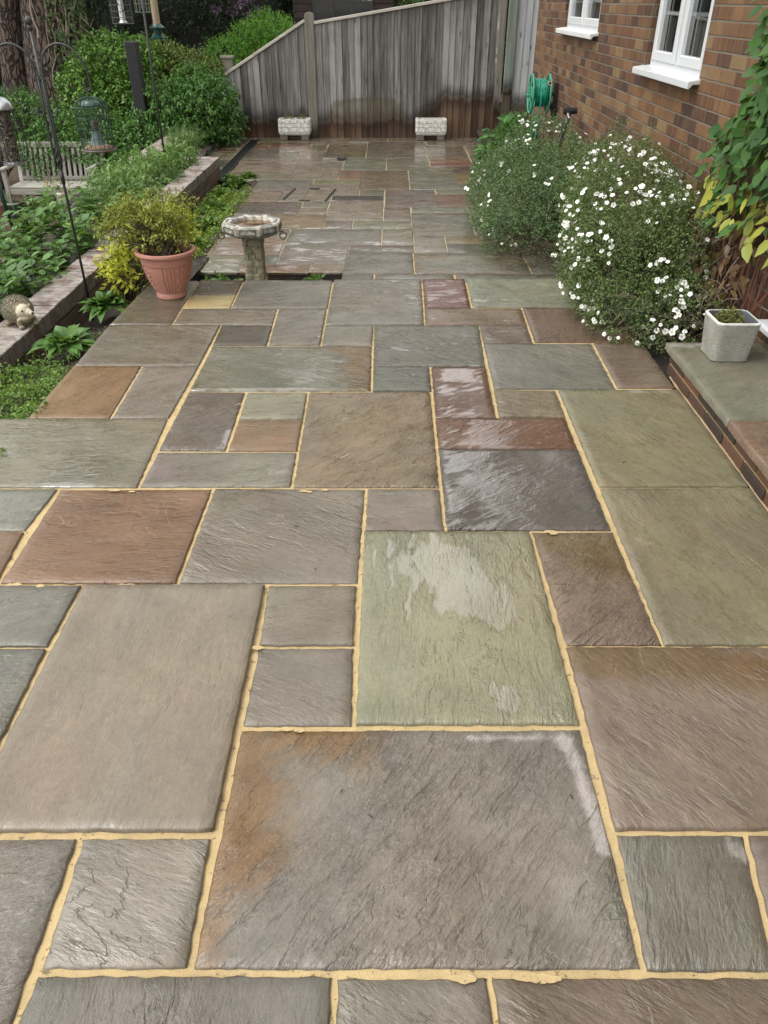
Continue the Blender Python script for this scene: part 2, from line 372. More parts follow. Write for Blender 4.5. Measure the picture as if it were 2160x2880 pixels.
def coping_mat():
    t = NT('coping_brick'); p = t.obj(); r = t.island(); x, y, z = t.xyz(p)
    c = t.ramp(r, [(0, (.13, .09, .078)), (.3, (.21, .165, .145)), (.6, (.27, .225, .205)), (.8, (.19, .13, .11)), (1, (.22, .09, .065))])
    n = t.noise(p, 8, 6, .65, .4); c = t.mix(t.step(n, .36, .62), c, (.40, .365, .33))
    s = t.noise(t.vm('MULTIPLY', p, (1, 7, 1)), 22, 5, .65, .3); c = t.mix(t.M('MULTIPLY', t.step(s, .5, .64), .75), c, (.045, .034, .030))
    c = t.mix(t.M('MULTIPLY', t.step(t.noise(p, 14, 3), .6, .72), .6), c, (.19, .045, .03))
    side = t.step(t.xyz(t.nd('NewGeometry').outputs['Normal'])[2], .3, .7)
    c = t.mix(side, t.mix(.55, c, (.05, .034, .022)), c)             # shade on the side faces, painted into the colour
    g = t.noise(p, 120, 4, .7)
    t.bsdf(Base_Color=c, Roughness=.7, Normal=t.bump(t.M('ADD', t.M('MULTIPLY', s, .006), t.M('MULTIPLY', g, .002))))
    return t.m
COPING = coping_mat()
def riser_brick_mat():
    t = NT('riser_brick'); p = t.obj(); r = t.island()
    c = t.ramp(r, [(0, (.028, .021, .018)), (.35, (.055, .032, .022)), (.62, (.10, .05, .028)), (.85, (.17, .055, .028)), (1, (.22, .06, .03))])
    n = t.noise(p, 30, 5, .6); c = t.mix(t.M('MULTIPLY', t.step(n, .5, .7), .5), c, (.05, .035, .025))
    t.bsdf(Base_Color=c, Roughness=.55, Normal=t.bump(t.M('MULTIPLY', n, .004))); return t.m
RISER = riser_brick_mat()
def wood_mat(name, dark, mid, light, vertical=True, stain=None, rough=.75, gs=1.0, arch=None, scale=1.0):
    t = NT(name); p = t.obj(); r = t.island()
    q = t.vm('ADD', p, t.vec(t.M('MULTIPLY', r, 17.), t.M('MULTIPLY', r, 29.), t.M('MULTIPLY', r, 11.)))
    s1 = (26*gs, 26*gs, 1.3*gs) if vertical is True else ((1.3*gs, 26*gs, 26*gs) if vertical is False else vertical)
    g1 = t.noise(t.vm('MULTIPLY', q, s1), 1.0, 5, .6, .25); g2 = t.noise(t.vm('MULTIPLY', q, tuple(a*3.1 for a in s1)), 1.0, 4, .6)
    # knots
    vo = t.nd('TexVoronoi', {'Vector': t.vm('MULTIPLY', q, (8, 8, 2.6) if vertical is True else (2.6, 8, 8)), 'Scale': 1.0*gs}); kd = vo.outputs['Distance']
    kn = t.step(kd, .13, .05); ring = t.M('MULTIPLY', t.step(t.M('SINE', t.M('MULTIPLY', kd, 60.)), .2, .9), t.step(kd, .42, .12))
    f = t.M('ADD', t.M('MULTIPLY', g1, .75), t.M('MULTIPLY', g2, .35)); f = t.M('ADD', f, t.M('MULTIPLY', t.M('SUBTRACT', r, .5), .34))
    c = t.ramp(f, [(.30, dark), (.52, mid), (.74, light)])
    c = t.mix(t.M('MULTIPLY', ring, .45), c, dark); c = t.mix(t.M('MULTIPLY', kn, .8), c, tuple(a*.35 for a in dark))
    blot = t.noise(p, 1.5, 4, .6); c = t.mix(t.M('MULTIPLY', t.step(blot, .5, .7), .35), c, dark)
    ro = rough
    if stain:
        x, y, z = t.xyz(p)
        zz = t.M('SUBTRACT', z, t.M('ADD', t.M('MULTIPLY', t.step(x, .75, 1.5), .34), t.M('MULTIPLY', t.step(x, -1.9, -2.5), .22)))
        edge = t.M('ADD', zz, t.M('ADD', t.M('MULTIPLY', t.M('SUBTRACT', t.noise(t.vec(x, 0.0, 0.0), 2.6, 4, .6), .5), -.55), t.M('MULTIPLY', t.M('SUBTRACT', t.noise(t.vec(t.M('MULTIPLY', x, 9.), 0.0, t.M('MULTIPLY', r, 5.)), 1.0, 2), .5), -.20)))
        lo = t.step(edge, stain[0]+.07, stain[0]-.03); bl = t.M('MULTIPLY', t.step(edge, stain[0]+.24, stain[0]+.03), t.M('SUBTRACT', 1.0, lo))
        wc = t.ramp(f, [(.30, (.030, .016, .010)), (.5, (.075, .042, .026)), (.74, (.15, .092, .058))])
        c = t.mix(t.M('MULTIPLY', bl, .85), c, (.022, .018, .015)); c = t.mix(lo, c, wc)
        c = t.mix(t.M('MULTIPLY', lo, t.step(edge, stain[0]-.24, stain[0]-.02)), c, t.mix(1.0, c, (.42, .38, .36), 'MULTIPLY'))
        ro = t.mixf(lo, rough, .45)
        if arch:
            dx = t.M('DIVIDE', t.M('SUBTRACT', x, arch[0]), arch[1]); dz = t.M('DIVIDE', t.M('SUBTRACT', z, arch[2]), arch[3])
            dd = t.M('SQRT', t.M('ADD', t.M('POWER', t.M('ABSOLUTE', dx), 3.2), t.M('POWER', t.M('ABSOLUTE', dz), 3.2)))
            dd = t.M('ADD', dd, t.M('MULTIPLY', t.M('SUBTRACT', t.noise(p, 6, 6, .7), .5), 1.0))
            am = t.M('MULTIPLY', t.step(dd, 1.1, .72), t.M('SUBTRACT', 1.0, lo)); rim = t.M('MULTIPLY', t.M('MULTIPLY', t.step(dd, .66, .84), t.step(dd, 1.12, .95)), t.M('MULTIPLY', t.step(dz, .2, .8), t.M('SUBTRACT', 1.0, lo)))
            c = t.mix(t.M('MULTIPLY', am, .5), c, (.115, .088, .052)); c = t.mix(t.M('MULTIPLY', rim, .42), c, (.075, .06, .028))
    t.bsdf(Base_Color=c, Roughness=ro, Normal=t.bump(t.M('ADD', t.M('MULTIPLY', g1, .003), t.M('MULTIPLY', g2, .0015))), Specular_IOR_Level=.3)
    return t.m
FENCE = wood_mat('weathered_grey_boards', (.055, .052, .049), (.165, .158, .148), (.33, .32, .305), stain=(.22,), arch=(.13, .62, .27, .30))
POSTW = wood_mat('weathered_post', (.12, .11, .092), (.215, .195, .165), (.32, .295, .255), stain=(.02,))
RAILW = wood_mat('pale_capping_rail', (.36, .335, .29), (.52, .49, .43), (.66, .63, .57), vertical=False)
PALEW = wood_mat('pale_grey_boards', (.24, .25, .255), (.40, .415, .43), (.54, .555, .57), stain=(.22,))
GREENP = wood_mat('green_grey_post', (.14, .17, .14), (.22, .255, .22), (.30, .34, .30), stain=(.42,))
DARKW = wood_mat('dark_wet_timber', (.022, .018, .014), (.05, .040, .030), (.085, .07, .052), vertical=False)
SHEDW = wood_mat('brown_shed_boards', (.020, .014, .012), (.045, .032, .027), (.075, .056, .048), vertical=False)
BENCHW = wood_mat('silvered_bench_wood', (.22, .21, .18), (.37, .36, .32), (.52, .51, .47), vertical=False)
BENCHV = wood_mat('silvered_bench_slats', (.22, .21, .18), (.40, .39, .35), (.55, .54, .50))
def soil_mat(name, cols, stone=(.25, .22, .18)):
    t = NT(name); p = t.obj(); n = t.noise(p, 7, 6, .7); g = t.noise(p, 70, 4, .7)
    c = t.ramp(t.M('ADD', t.M('MULTIPLY', n, .5), t.M('MULTIPLY', g, .5)), [(.3, cols[0]), (.52, cols[1]), (.72, cols[2])])
    vo = t.nd('TexVoronoi', {'Vector': p, 'Scale': 42.}); c = t.mix(t.M('MULTIPLY', t.step(vo.outputs['Distance'], .22, .16), t.step(t.noise(p, 11, 2), .55, .62)), c, stone)
    t.bsdf(Base_Color=c, Roughness=.8, Normal=t.bump(t.M('ADD', t.M('MULTIPLY', n, .03), t.M('MULTIPLY', g, .02)))); return t.m
SOIL = soil_mat('damp_soil', [(.014, .011, .008), (.048, .037, .027), (.11, .088, .066)])
BARK = soil_mat('bark_chippings', [(.045, .026, .016), (.12, .075, .048), (.24, .165, .11)], (.3, .22, .15))
# ------------------------------------------------------------------ paving
DSP = 1.30198
class Slabs:
    """all the slabs of one paved surface, with their colours, as one surface"""
    def __init__(s): s.V = []; s.F4 = []; s.a = {k: [] for k in ('sc', 'sc2', 'sp', 'sw')}; s.quads = []
    def quad(s, q, col, col2=None, ang=None, riven=.6, wet=.2, band=0.0, cell=.06, blobs=(), salts=(), bands=(), jnt=.0065, dz=None, chip=None, k=1.0, drop=.004, tilt=.0018):
        """q: four ground corners far-left, far-right, near-right, near-left"""
        q = [Vector(p) for p in q]; s.quads.append(q); ctr = sum(q, Vector())/4
        Lx = ((q[1]-q[0]).length+(q[2]-q[3]).length)/2; Ly = ((q[3]-q[0]).length+(q[2]-q[1]).length)/2
        ang = random.uniform(-.2, .2) if ang is None else ang; seed = random.random()
        col2 = col2 or tuple(c*random.uniform(.86, .97) for c in col)
        wb = (1.04, .985, .88); mute = lambda c: tuple((a*.80+.20*(c[0]*.3+c[1]*.6+c[2]*.1))*b for a, b in zip(c, wb)); c1 = mute(lin(*col, k)); c2 = mute(lin(*col2, k))
        def axis(L):
            n = max(2, int(round((L-2*jnt)/cell))); e = jnt/L
            ins = .005/L; body = np.linspace(e+ins, 1-e-ins, n+1); return np.concatenate([[e], body, [1-e]])
        U = axis(Lx); Vv = axis(Ly); nu, nv = len(U), len(Vv)
        dz = random.uniform(-.0015, .0025) if dz is None else dz; tx, ty = random.uniform(-tilt, tilt), random.uniform(-tilt, tilt)
        ph = [random.uniform(0, 6.28) for _ in range(12)]
        def wob(t, i): return .0007*math.sin(t*23+ph[i])+.0008*math.sin(t*61+ph[i+4])+.0010*math.sin(t*150+ph[i+8])+random.uniform(-.0007, .0007)
        b0 = len(s.V); off = []
        for j, vv in enumerate(Vv):
            for i, uu in enumerate(U):
                p = (q[0]*(1-uu)+q[1]*uu)*(1-vv)+(q[3]*(1-uu)+q[2]*uu)*vv
                edge = (i in (0, nu-1)) or (j in (0, nv-1)); z = dz+tx*(uu-.5)*2+ty*(vv-.5)*2
                if i in (0, nu-1): p.x += wob(p.y*2, 0 if i == 0 else 1)*1.2
                if j in (0, nv-1): p.y += wob(p.x*2, 2 if j == 0 else 3)*1.2
                if chip and ((i in (0, nu-1)) == True and (j in (0, nv-1))):
                    ci = {(0, 0): 0, (nu-1, 0): 1, (nu-1, nv-1): 2, (0, nv-1): 3}[(i, j)]
                    if chip[0] == ci: p += (ctr-p).normalized()*chip[1]
                p.z += z-(drop if edge else 0); s.V.append(tuple(p))
                wl = wet; sa = 0.0
                for (bx, by, br, bw) in blobs:
                    dd = math.hypot(p.x-bx, (p.y-by)*.75); wl = wl+bw*max(0, 1-dd/br)
                for (ax, ay, bx, by, rr, am) in salts:
                    vx, vy = bx-ax, by-ay; tt = max(0, min(1, ((p.x-ax)*vx+(p.y-ay)*vy)/(vx*vx+vy*vy+1e-9)))
                    sa = max(sa, am*max(0, 1-math.hypot(p.x-ax-tt*vx, p.y-ay-tt*vy)/rr))
                s.a['sc'].append((*c1, 1)); s.a['sc2'].append((*c2, 1)); s.a['sp'].append((ang/6.2832 % 1.0, seed, riven, 1)); bd = band
                for (ax, ay, bx, by, rr, am) in bands:
                    vx, vy = bx-ax, by-ay; tt = max(0, min(1, ((p.x-ax)*vx+(p.y-ay)*vy)/(vx*vx+vy*vy+1e-9)))
                    bd = max(bd, band+am*max(0, 1-math.hypot(p.x-ax-tt*vx, p.y-ay-tt*vy)/rr))
                s.a['sw'].append((sa, wl, bd, 1))
        for j in range(nv-1):
            for i in range(nu-1):
                a = b0+j*nu+i; s.F4.append((a, a+nu, a+nu+1, a+1))
        ringi = [i for i in range(nu)]+[(j*nu+nu-1) for j in range(1, nv)]+[(nv-1)*nu+i for i in range(nu-2, -1, -1)]+[j*nu for j in range(nv-2, 0, -1)]
        b1 = len(s.V)
        for r_ in ringi:
            x, y, z = s.V[b0+r_]; s.V.append((x, y, z-.032))
            for kk in s.a: s.a[kk].append(s.a[kk][b0+r_])
        n = len(ringi)
        for i in range(n): s.F4.append((b0+ringi[i], b0+ringi[(i+1) % n], b1+(i+1) % n, b1+i))
    def build(s, name, extra=None, kind='structure', parent=None):
        V = np.array(s.V); F = [np.array(s.F4)]; mats = [STONE]; mi = [0]*len(s.F4); n0 = len(V)
        if extra:
            for (vv, ff, mat) in extra:
                if mat not in mats: mats.append(mat)
                F.append(np.array(ff)+len(V)); V = np.concatenate([V, np.array(vv, float)]); mi += [mats.index(mat)]*len(ff)
        o = npmesh(name, V, F, mats, parent, midx=mi)
        for kk, dat in s.a.items():
            at = o.data.attributes.new(kk, 'FLOAT_COLOR', 'POINT'); d = np.zeros((len(V), 4)); d[:n0] = np.array(dat); d[n0:, 3] = 1
            if kk == 'sc' or kk == 'sc2': d[n0:, :3] = lin(112, 108, 98)
            if kk == 'sp': d[n0:, 2] = .3
            if kk == 'sw': d[n0:, 1] = .35
            at.data.foreach_set('color', d.ravel())
        if kind: o['kind'] = kind
        return o
def sheet(x0, x1, y0, y1, z): return ([(x0, y0, z), (x1, y0, z), (x1, y1, z), (x0, y1, z)], [(0, 1, 2, 3)])
KS = 0.80        # from the colour a lit wet slab shows to the colour of the stone
up = Slabs()
def near(yT, yB, xlT, xrT, xrB, xlB, col, col2=None, **kw):
    d = DSP; q = [at_z(xlT*d, yT*d), at_z(xrT*d, yT*d), at_z(xrB*d, yB*d), at_z(xlB*d, yB*d)]
    kw['cell'] = min(kw.get('cell', .03), .03); kw.setdefault('k', KS)
    up.quad(q, col, col2, **kw)
def gp(x, y): v = at_z(x*DSP, y*DSP); return (v.x, v.y)
# nearest rows
near(1806, 2400, -330, 176, -42, -330, (118, 112, 106), (106, 100, 94), ang=.5, riven=.7)
near(2100, 2400, 78, 722, 715, -42, (112, 108, 104), (102, 99, 96), ang=1.5, riven=.6)
near(2105, 2400, 722, 1055, 1105, 715, (118, 112, 104), (110, 104, 100), ang=-.6, riven=.7)
near(2105, 2400, 1055, 1760, 1950, 1105, (110, 96, 84), (100, 78, 64), ang=-.5, riven=.8)
near(1806, 2097, 176, 462, 408, 82, (136, 131, 124), (120, 117, 110), ang=-.35, riven=1.0)
sa = []
P1, P2, P3, P4 = gp(1010, 1592), gp(1215, 1590), gp(1262, 1690), gp(1308, 1835)
near(1572, 2098, 518, 1257, 1393, 410, (118, 113, 108), (122, 92, 52), ang=.85, riven=1.0, cell=.022, band=-.20, bands=[(*gp(540, 1585), *gp(500, 1830), .24, .52), (*gp(600, 1585), *gp(740, 1592), .20, .46), (*gp(460, 1900), *gp(440, 2080), .14, .42)],
     salts=[(*P1, *P2, .030, .8), (*P2, *P3, .038, 1.1), (*P3, *P4, .036, 1.2)])
near(1797, 2103, 1326, 1609, 1682, 1394, (112, 113, 106), (104, 98, 90), ang=1.3, riven=.6, cell=.03, salts=[(*gp(1590, 1825), *gp(1604, 1850), .05, .9)])
near(1797, 2400, 1609, 1990, 2200, 1757, (112, 98, 92), ang=.3, riven=.5)
near(1262, 1800, 180, 577, 466, -95, (130, 122, 109), (124, 111, 97), ang=1.45, riven=.35, chip=(2, .05), wet=.12, cell=.03, dz=.007)
near(1262, 1398, -130, 180, 105, -230, (108, 107, 100), (98, 96, 94), ang=.5, riven=.6)
near(1398, 1806, -230, 105, -96, -560, (102, 104, 98), (94, 93, 90), ang=.5, riven=.7)
near(1262, 1396, 577, 773, 767, 556, (119, 112, 102), (112, 104, 90), ang=.3, riven=.45)
near(1396, 1570, 556, 767, 764, 519, (122, 115, 106), (114, 108, 102), ang=-.4, riven=.45)
near(1147, 1568, 784, 1146, 1257, 764, (134, 134, 110), (123, 126, 106), ang=1.52, riven=.8, wet=.22, cell=.03, dz=.005,
     blobs=[(*gp(940, 1200), .17, .6), (*gp(1000, 1290), .12, .75), (*gp(1000, 1240), .12, .6), (*gp(1080, 1300), .11, .75), (*gp(1075, 1340), .08, .6), (*gp(1090, 1505), .065, .9), (*gp(850, 1240), .2, .3)])
near(1146, 1395, 1146, 1326, 1434, 1220, (118, 102, 90), (112, 94, 64), ang=.75, riven=.95, wet=.3, cell=.03, band=-.16, bands=[(*gp(1160, 1160), *gp(1320, 1215), .22, .42)])
near(1052, 1396, 1292, 1622, 1874, 1433, (127, 123, 98), (118, 110, 94), ang=1.85, riven=.35, wet=.2)
near(1396, 1797, 1219, 1874, 2166, 1325, (123, 108, 98), (110, 88, 58), ang=2.2, riven=.5, wet=.12, cell=.03, dz=.006, band=-.2, bands=[(*gp(1230, 1410), *gp(1850, 1470), .17, .52)])
near(1054, 1147, -160, 128, 55, -260, (120, 123, 115), ang=.6, riven=.5, wet=.3)
near(1147, 1261, -260, 55, -6, -330, (128, 97, 72), ang=.05, riven=.4)
near(1054, 1261, 128, 461, 382, -6, (128, 95, 66), (116, 84, 58), ang=.05, riven=.55, wet=.22, cell=.03, blobs=[(*gp(230, 1085), .14, .45)])
near(1054, 1261, 461, 791, 776, 382, (121, 115, 107), (110, 100, 90), ang=-.45, riven=.8, wet=.22, cell=.03, blobs=[(*gp(490, 1075), .08, .5)], salts=[(*gp(775, 1062), *gp(780, 1085), .03, .7)])
near(1054, 1147, 791, 952, 962, 786, (118, 113, 106), ang=.2, riven=.5)
near(969, 1146, 944, 1251, 1324, 962, (97, 92, 91), (88, 86, 88), ang=.55, riven=1.25, wet=.42, cell=.03, blobs=[(*gp(1060, 1020), .35, .30), (*gp(1180, 1100), .22, .3), (*gp(1010, 1000), .15, .2)])
near(841, 1052, 1203, 1468, 1622, 1292, (125, 121, 95), (118, 113, 96), ang=2.1, riven=.3, wet=.18, salts=[(*gp(1360, 846), *gp(1440, 846), .05, .8)])
near(903, 1053, -50, 365, 298, -210, (124, 120, 105), (114, 110, 98), ang=.25, riven=.8, wet=.25, cell=.03, blobs=[(*gp(160, 1025), .20, .8), (*gp(5, 965), .15, .5)])
near(845, 973, 406, 532, 489, 339, (104, 97, 92), (104, 88, 76), ang=.8, riven=1.0, wet=.32, cell=.03, blobs=[(*gp(480, 945), .1, .9)])
near(846, 906, 532, 666, 656, 513, (128, 127, 109), (120, 121, 106), ang=.2, riven=.5)
near(906, 974, 513, 656, 644, 489, (126, 100, 74), (118, 96, 78), ang=.1, riven=.4)
near(974, 1052, 339, 644, 630, 298, (124, 122, 113), ang=.4, riven=.6, cell=.03, salts=[(*gp(585, 1020), *gp(620, 1018), .05, .8)])
near(846, 1053, 666, 931, 951, 630, (125, 109, 87), (116, 108, 96), ang=.75, riven=1.1, wet=.26)
near(791, 902, 929, 1051, 1074, 938, (105, 74, 58), (96, 66, 54), ang=.5, riven=.8, wet=.45, cell=.03, blobs=[(*gp(985, 810), .09, .9)])
near(902, 969, 938, 1224, 1251, 944, (112, 78, 60), (100, 68, 54), ang=.6, riven=.9, wet=.46, cell=.03, blobs=[(*gp(1100, 935), .20, .8)])
near(842, 902, 1064, 1202, 1225, 1076, (122, 112, 93), (112, 100, 82), ang=-.3, riven=.9, wet=.3)
near(790, 903, 157, 306, 238, 55, (130, 101, 62), (120, 90, 58), ang=1.2, riven=.2, wet=.2)
near(790, 903, 306, 431, 366, 238, (124, 116, 107), (116, 110, 106), ang=.6, riven=.5, wet=.22)
near(746, 844, 457, 805, 803, 406, (110, 108, 95), (110, 90, 54), ang=-.45, riven=1.1, wet=.36, cell=.03, band=-.2, bands=[(*gp(760, 750), *gp(795, 835), .26, .50)], blobs=[(*gp(600, 795), .30, .7), (*gp(425, 838), .06, .6)])
near(703, 791, 806, 1036, 1051, 804, (100, 99, 92), (92, 90, 86), ang=-.5, riven=.9, wet=.32)
near(791, 845, 804, 929, 934, 803, (97, 98, 93), ang=-.4, riven=.7, wet=.32)
near(741, 840, 1042, 1280, 1333, 1065, (112, 112, 106), (104, 102, 98), ang=-.6, riven=.6, wet=.26, salts=[(*gp(1285, 752), *gp(1330, 832), .05, .7)])
near(739, 838, 1280, 1390, 1461, 1333, (120, 103, 92), (112, 98, 90), ang=.1, riven=.3, wet=.25)
near(702, 790, 234, 477, 431, 157, (112, 105, 95), (106, 98, 92), ang=-.3, riven=.5, wet=.28)
near(703, 745, 477, 590, 578, 457, (77, 69, 57), (70, 62, 52), ang=.1, riven=.3, wet=.2)
near(667, 745, 600, 707, 693, 578, (114, 108, 102), (106, 100, 96), ang=.6, riven=.6, wet=.28)
near(702, 746, 701, 808, 806, 693, (115, 113, 104), ang=-.2, riven=.7, wet=.28)
near(701, 741, 1034, 1140, 1154, 1042, (112, 101, 93), ang=.2, riven=.9, wet=.36)
near(664, 739, 1127, 1331, 1389, 1154, (105, 84, 72), (98, 76, 64), ang=1.1, riven=.25, wet=.28)
near(666, 702, 915, 1127, 1140, 917, (112, 92, 73), (104, 84, 66), ang=.1, riven=.7, wet=.36)
near(605, 702, 328, 431, 370, 234, (103, 95, 85), (98, 90, 84), ang=-.2, riven=.3, wet=.3)
near(605, 636, 431, 527, 512, 411, (95, 78, 62), (84, 66, 52), ang=.2, riven=.4, wet=.34)
near(636, 666, 411, 512, 498, 393, (170, 152, 100), (158, 138, 88), ang=.1, riven=.3, wet=.12)
near(604, 666, 527, 720, 709, 498, (112, 108, 102), (104, 102, 98), ang=.4, riven=.4, wet=.32)
near(666, 702, 393, 600, 590, 370, (116, 108, 97), ang=.1, riven=.6, wet=.3)
near(602, 702, 720, 911, 917, 701, (112, 108, 101), (102, 100, 96), ang=-.45, riven=.7, wet=.34)
near(602, 665, 911, 1005, 1019, 915, (104, 64, 55), (92, 58, 50), ang=.1, riven=.5, wet=.42)
near(601, 663, 1005, 1284, 1331, 1019, (123, 129, 112), (112, 120, 106), ang=.05, riven=.6, wet=.34)
smr = []; rs = random.Random(5)
def smear(px, py, n, w):
    for i in range(n):
        c = at_z((px+rs.uniform(-w, w))*DSP, (py+rs.uniform(-2, 2))*DSP, .0035+i*.00015); r = rs.uniform(.006, .013); V = [(c.x+r*1.7*math.cos(a)*rs.uniform(.7, 1.2), c.y+r*.8*math.sin(a)*rs.uniform(.7, 1.2), c.z) for a in np.linspace(0, 2*math.pi, 12)[:-1]]; smr.append((V, [tuple(range(11))]))
for a_ in ((1160, 2113, 7, 40), (1000, 2112, 3, 20), (265, 1265, 4, 25), (1190, 1150, 3, 20), (560, 1398, 2, 4), (640, 1576, 3, 60), (50, 1264, 3, 40), (1500, 1404, 4, 90), (300, 1060, 3, 60), (700, 1060, 3, 60)): smear(*a_)
SM = {}
for V_, F_ in smr: SM.setdefault(len(V_), ([], [])); b_ = len(SM[11][0]); SM[11][0].extend(V_); SM[11][1].extend([tuple(q+b_ for q in F_[0])])
up.build('upper_patio', [(SM[11][0], SM[11][1], MORTAR), (*sheet(-2.1, 1.40, .6, 2.6, -.0085), MORTAR), (*sheet(-1.60, 1.40, 2.6, 5.25, -.009), MORTAR), (*sheet(1.40, 2.2, .6, 2.4, -.009), MORTAR)])
# lower patio, 0.28 m down
LZ = -0.28; low = Slabs(); frames = []
def far(yT, yB, xl, xr, col, col2=None, z=LZ, **kw):
    """xl, xr read at the near edge"""
    f = lambda x, y: at_z(540+x/1.929, 360+y/1.929, z)
    a, b, c = f(xl, yB), f(xr, yB), f((xl+xr)/2, yT); x0, x1, y0, y1 = a.x, b.x, (a.y+b.y)/2, c.y
    kw.setdefault('cell', .16); kw.setdefault('wet', .48); kw.setdefault('riven', .08); kw.setdefault('k', KS*1.08); kw.setdefault('ang', random.uniform(-.25, .25))
    low.quad([(x0, y1, z), (x1, y1, z), (x1, y0, z), (x0, y0, z)], col, col2, jnt=.0055, drop=.0004, tilt=.0003, dz=random.uniform(-.0003, .0005), **kw)
    e = .002; frames.append(([(x0-e, y0-e, z-.008-len(frames)*2e-5), (x1+e, y0-e, z-.008-len(frames)*2e-5), (x1+e, y1+e, z-.008-len(frames)*2e-5), (x0-e, y1+e, z-.008-len(frames)*2e-5)], [(0, 1, 2, 3)], MORTARF))
g0, g1, g2, br, rd, oc, pk, dk = (116, 111, 98), (108, 103, 92), (124, 116, 103), (118, 97, 76), (116, 86, 66), (126, 106, 70), (121, 107, 94), (94, 85, 75)
FARS = [
 (687, 778, 12, 250, g2), (738, 778, 250, 635, rd), (738, 778, 635, 900, (112, 106, 86), br), (687, 738, 268, 455, (92, 94, 84)), (591, 687, 78, 471, pk, br), (548, 591, 150, 512, dk, rd),
 (636, 738, 455, 835, g0), (548, 636, 499, 1028, g1), (548, 636, 1028, 1205, pk), (636, 676, 845, 1207, dk, rd), (676, 778, 835, 1209, g1), (583, 676, 1207, 1388, g0), (583, 628, 1378, 1640, br, oc), (628, 676, 1388, 1700, (94, 92, 88)),
 (676, 778, 1209, 1760, g0), (460, 583, 1196, 1541, g1, br), (428, 460, 1191, 1492, g0), (428, 490, 1500, 1640, g0), (490, 540, 1524, 1660, br), (540, 583, 1541, 1690, g1),
 (467, 548, 350, 709, oc, (116, 100, 76)), (467, 548, 170, 350, g2), (399, 467, 228, 572, (92, 84, 78), dk), (432, 467, 572, 725, g2, pk), (397, 432, 590, 738, g0), (394, 503, 720, 1036, g2), (366, 394, 752, 1040, (62, 58, 56)),
 (503, 546, 708, 867, g1), (503, 546, 867, 1193, g0), (335, 430, 1043, 1337, g1), (430, 503, 1038, 1191, pk), (335, 366, 905, 1045, g1), (360, 426, 1334, 1640, rd, (104, 72, 58)), (333, 360, 1325, 1630, g0),
 (280, 337, 325, 637, g0), (337, 399, 284, 466, pk), (329, 397, 466, 606, g2), (329, 397, 606, 748, g2, g0), (305, 366, 758, 905, g2), (280, 305, 655, 915, (118, 112, 82)), (305, 329, 640, 780, g2),
 (230, 335, 906, 1183, (104, 98, 82), (112, 92, 68)), (230, 280, 789, 918, rd, oc), (186, 280, 524, 790, pk, g2), (235, 281, 272, 524, g2), (235, 281, 150, 272, g0), (186, 235, 215, 553, g2, pk),
 (208, 277, 1177, 1436, g1), (277, 333, 1183, 1455, g0), (208, 248, 1424, 1560, (84, 72, 64), dk), (248, 303, 1437, 1590, oc, rd), (303, 333, 1447, 1600, g0),
 (163, 230, 812, 1053, g0), (163, 206, 1053, 1290, g1), (206, 230, 1053, 1175, g0), (90, 163, 710, 941, (100, 94, 72), g1), (128, 186, 553, 703, g2), (112, 170, 245, 478, g1, dk), (170, 186, 232, 553, g2),
 (112, 128, 512, 720, g0), (78, 112, 412, 634, rd, dk), (78, 97, 345, 430, oc), (97, 112, 330, 412, rd), (55, 78, 345, 640, g0), (55, 90, 640, 850, g2, pk), (90, 128, 634, 722, g0),
 (75, 163, 941, 1277, g1), (55, 75, 850, 1060, g0), (55, 75, 1060, 1275, pk), (98, 160, 1277, 1500, g1), (160, 182, 1288, 1510, br, oc), (182, 206, 1293, 1535, rd, br), (98, 140, 1500, 1580, g0), (140, 206, 1530, 1600, g1), (55, 98, 1275, 1560, g0),
 (85, 113, 160, 255, g0, pk), (113, 128, 130, 235, rd), (128, 170, 70, 200, g0), (170, 215, 20, 170, g1), (62, 85, 200, 290, g1), (97, 113, 1590, 1600, g0),
]
for q in FARS:
    col = q[4]; c2 = q[5] if len(q) > 5 else tuple(c*random.uniform(.9, 1.0) for c in col)
    far(*q[:4], tuple(c*random.uniform(.95, 1.05) for c in col), c2)
base = [(*sheet(-1.60, 1.62, 6.44, 10.46, LZ-.012), STONE), (*sheet(-2.66, 1.66, 10.46, 13.97, LZ-.0125), STONE)]
base += [([(-1.6, 6.44, LZ-.012), (1.62, 6.44, LZ-.012), (1.62, 6.44, LZ-.2), (-1.6, 6.44, LZ-.2)], [(3, 2, 1, 0)], SOIL),
         ([(-1.6, 6.44, LZ-.012), (-1.6, 10.46, LZ-.012), (-1.6, 10.46, LZ-.2), (-1.6, 6.44, LZ-.2)], [(0, 1, 2, 3)], SOIL),
         ([(-2.66, 10.46, LZ-.013), (-1.6, 10.46, LZ-.013), (-1.6, 10.46, LZ-.2), (-2.66, 10.46, LZ-.2)], [(3, 2, 1, 0)], SOIL)]
low.build('lower_patio', base+frames)
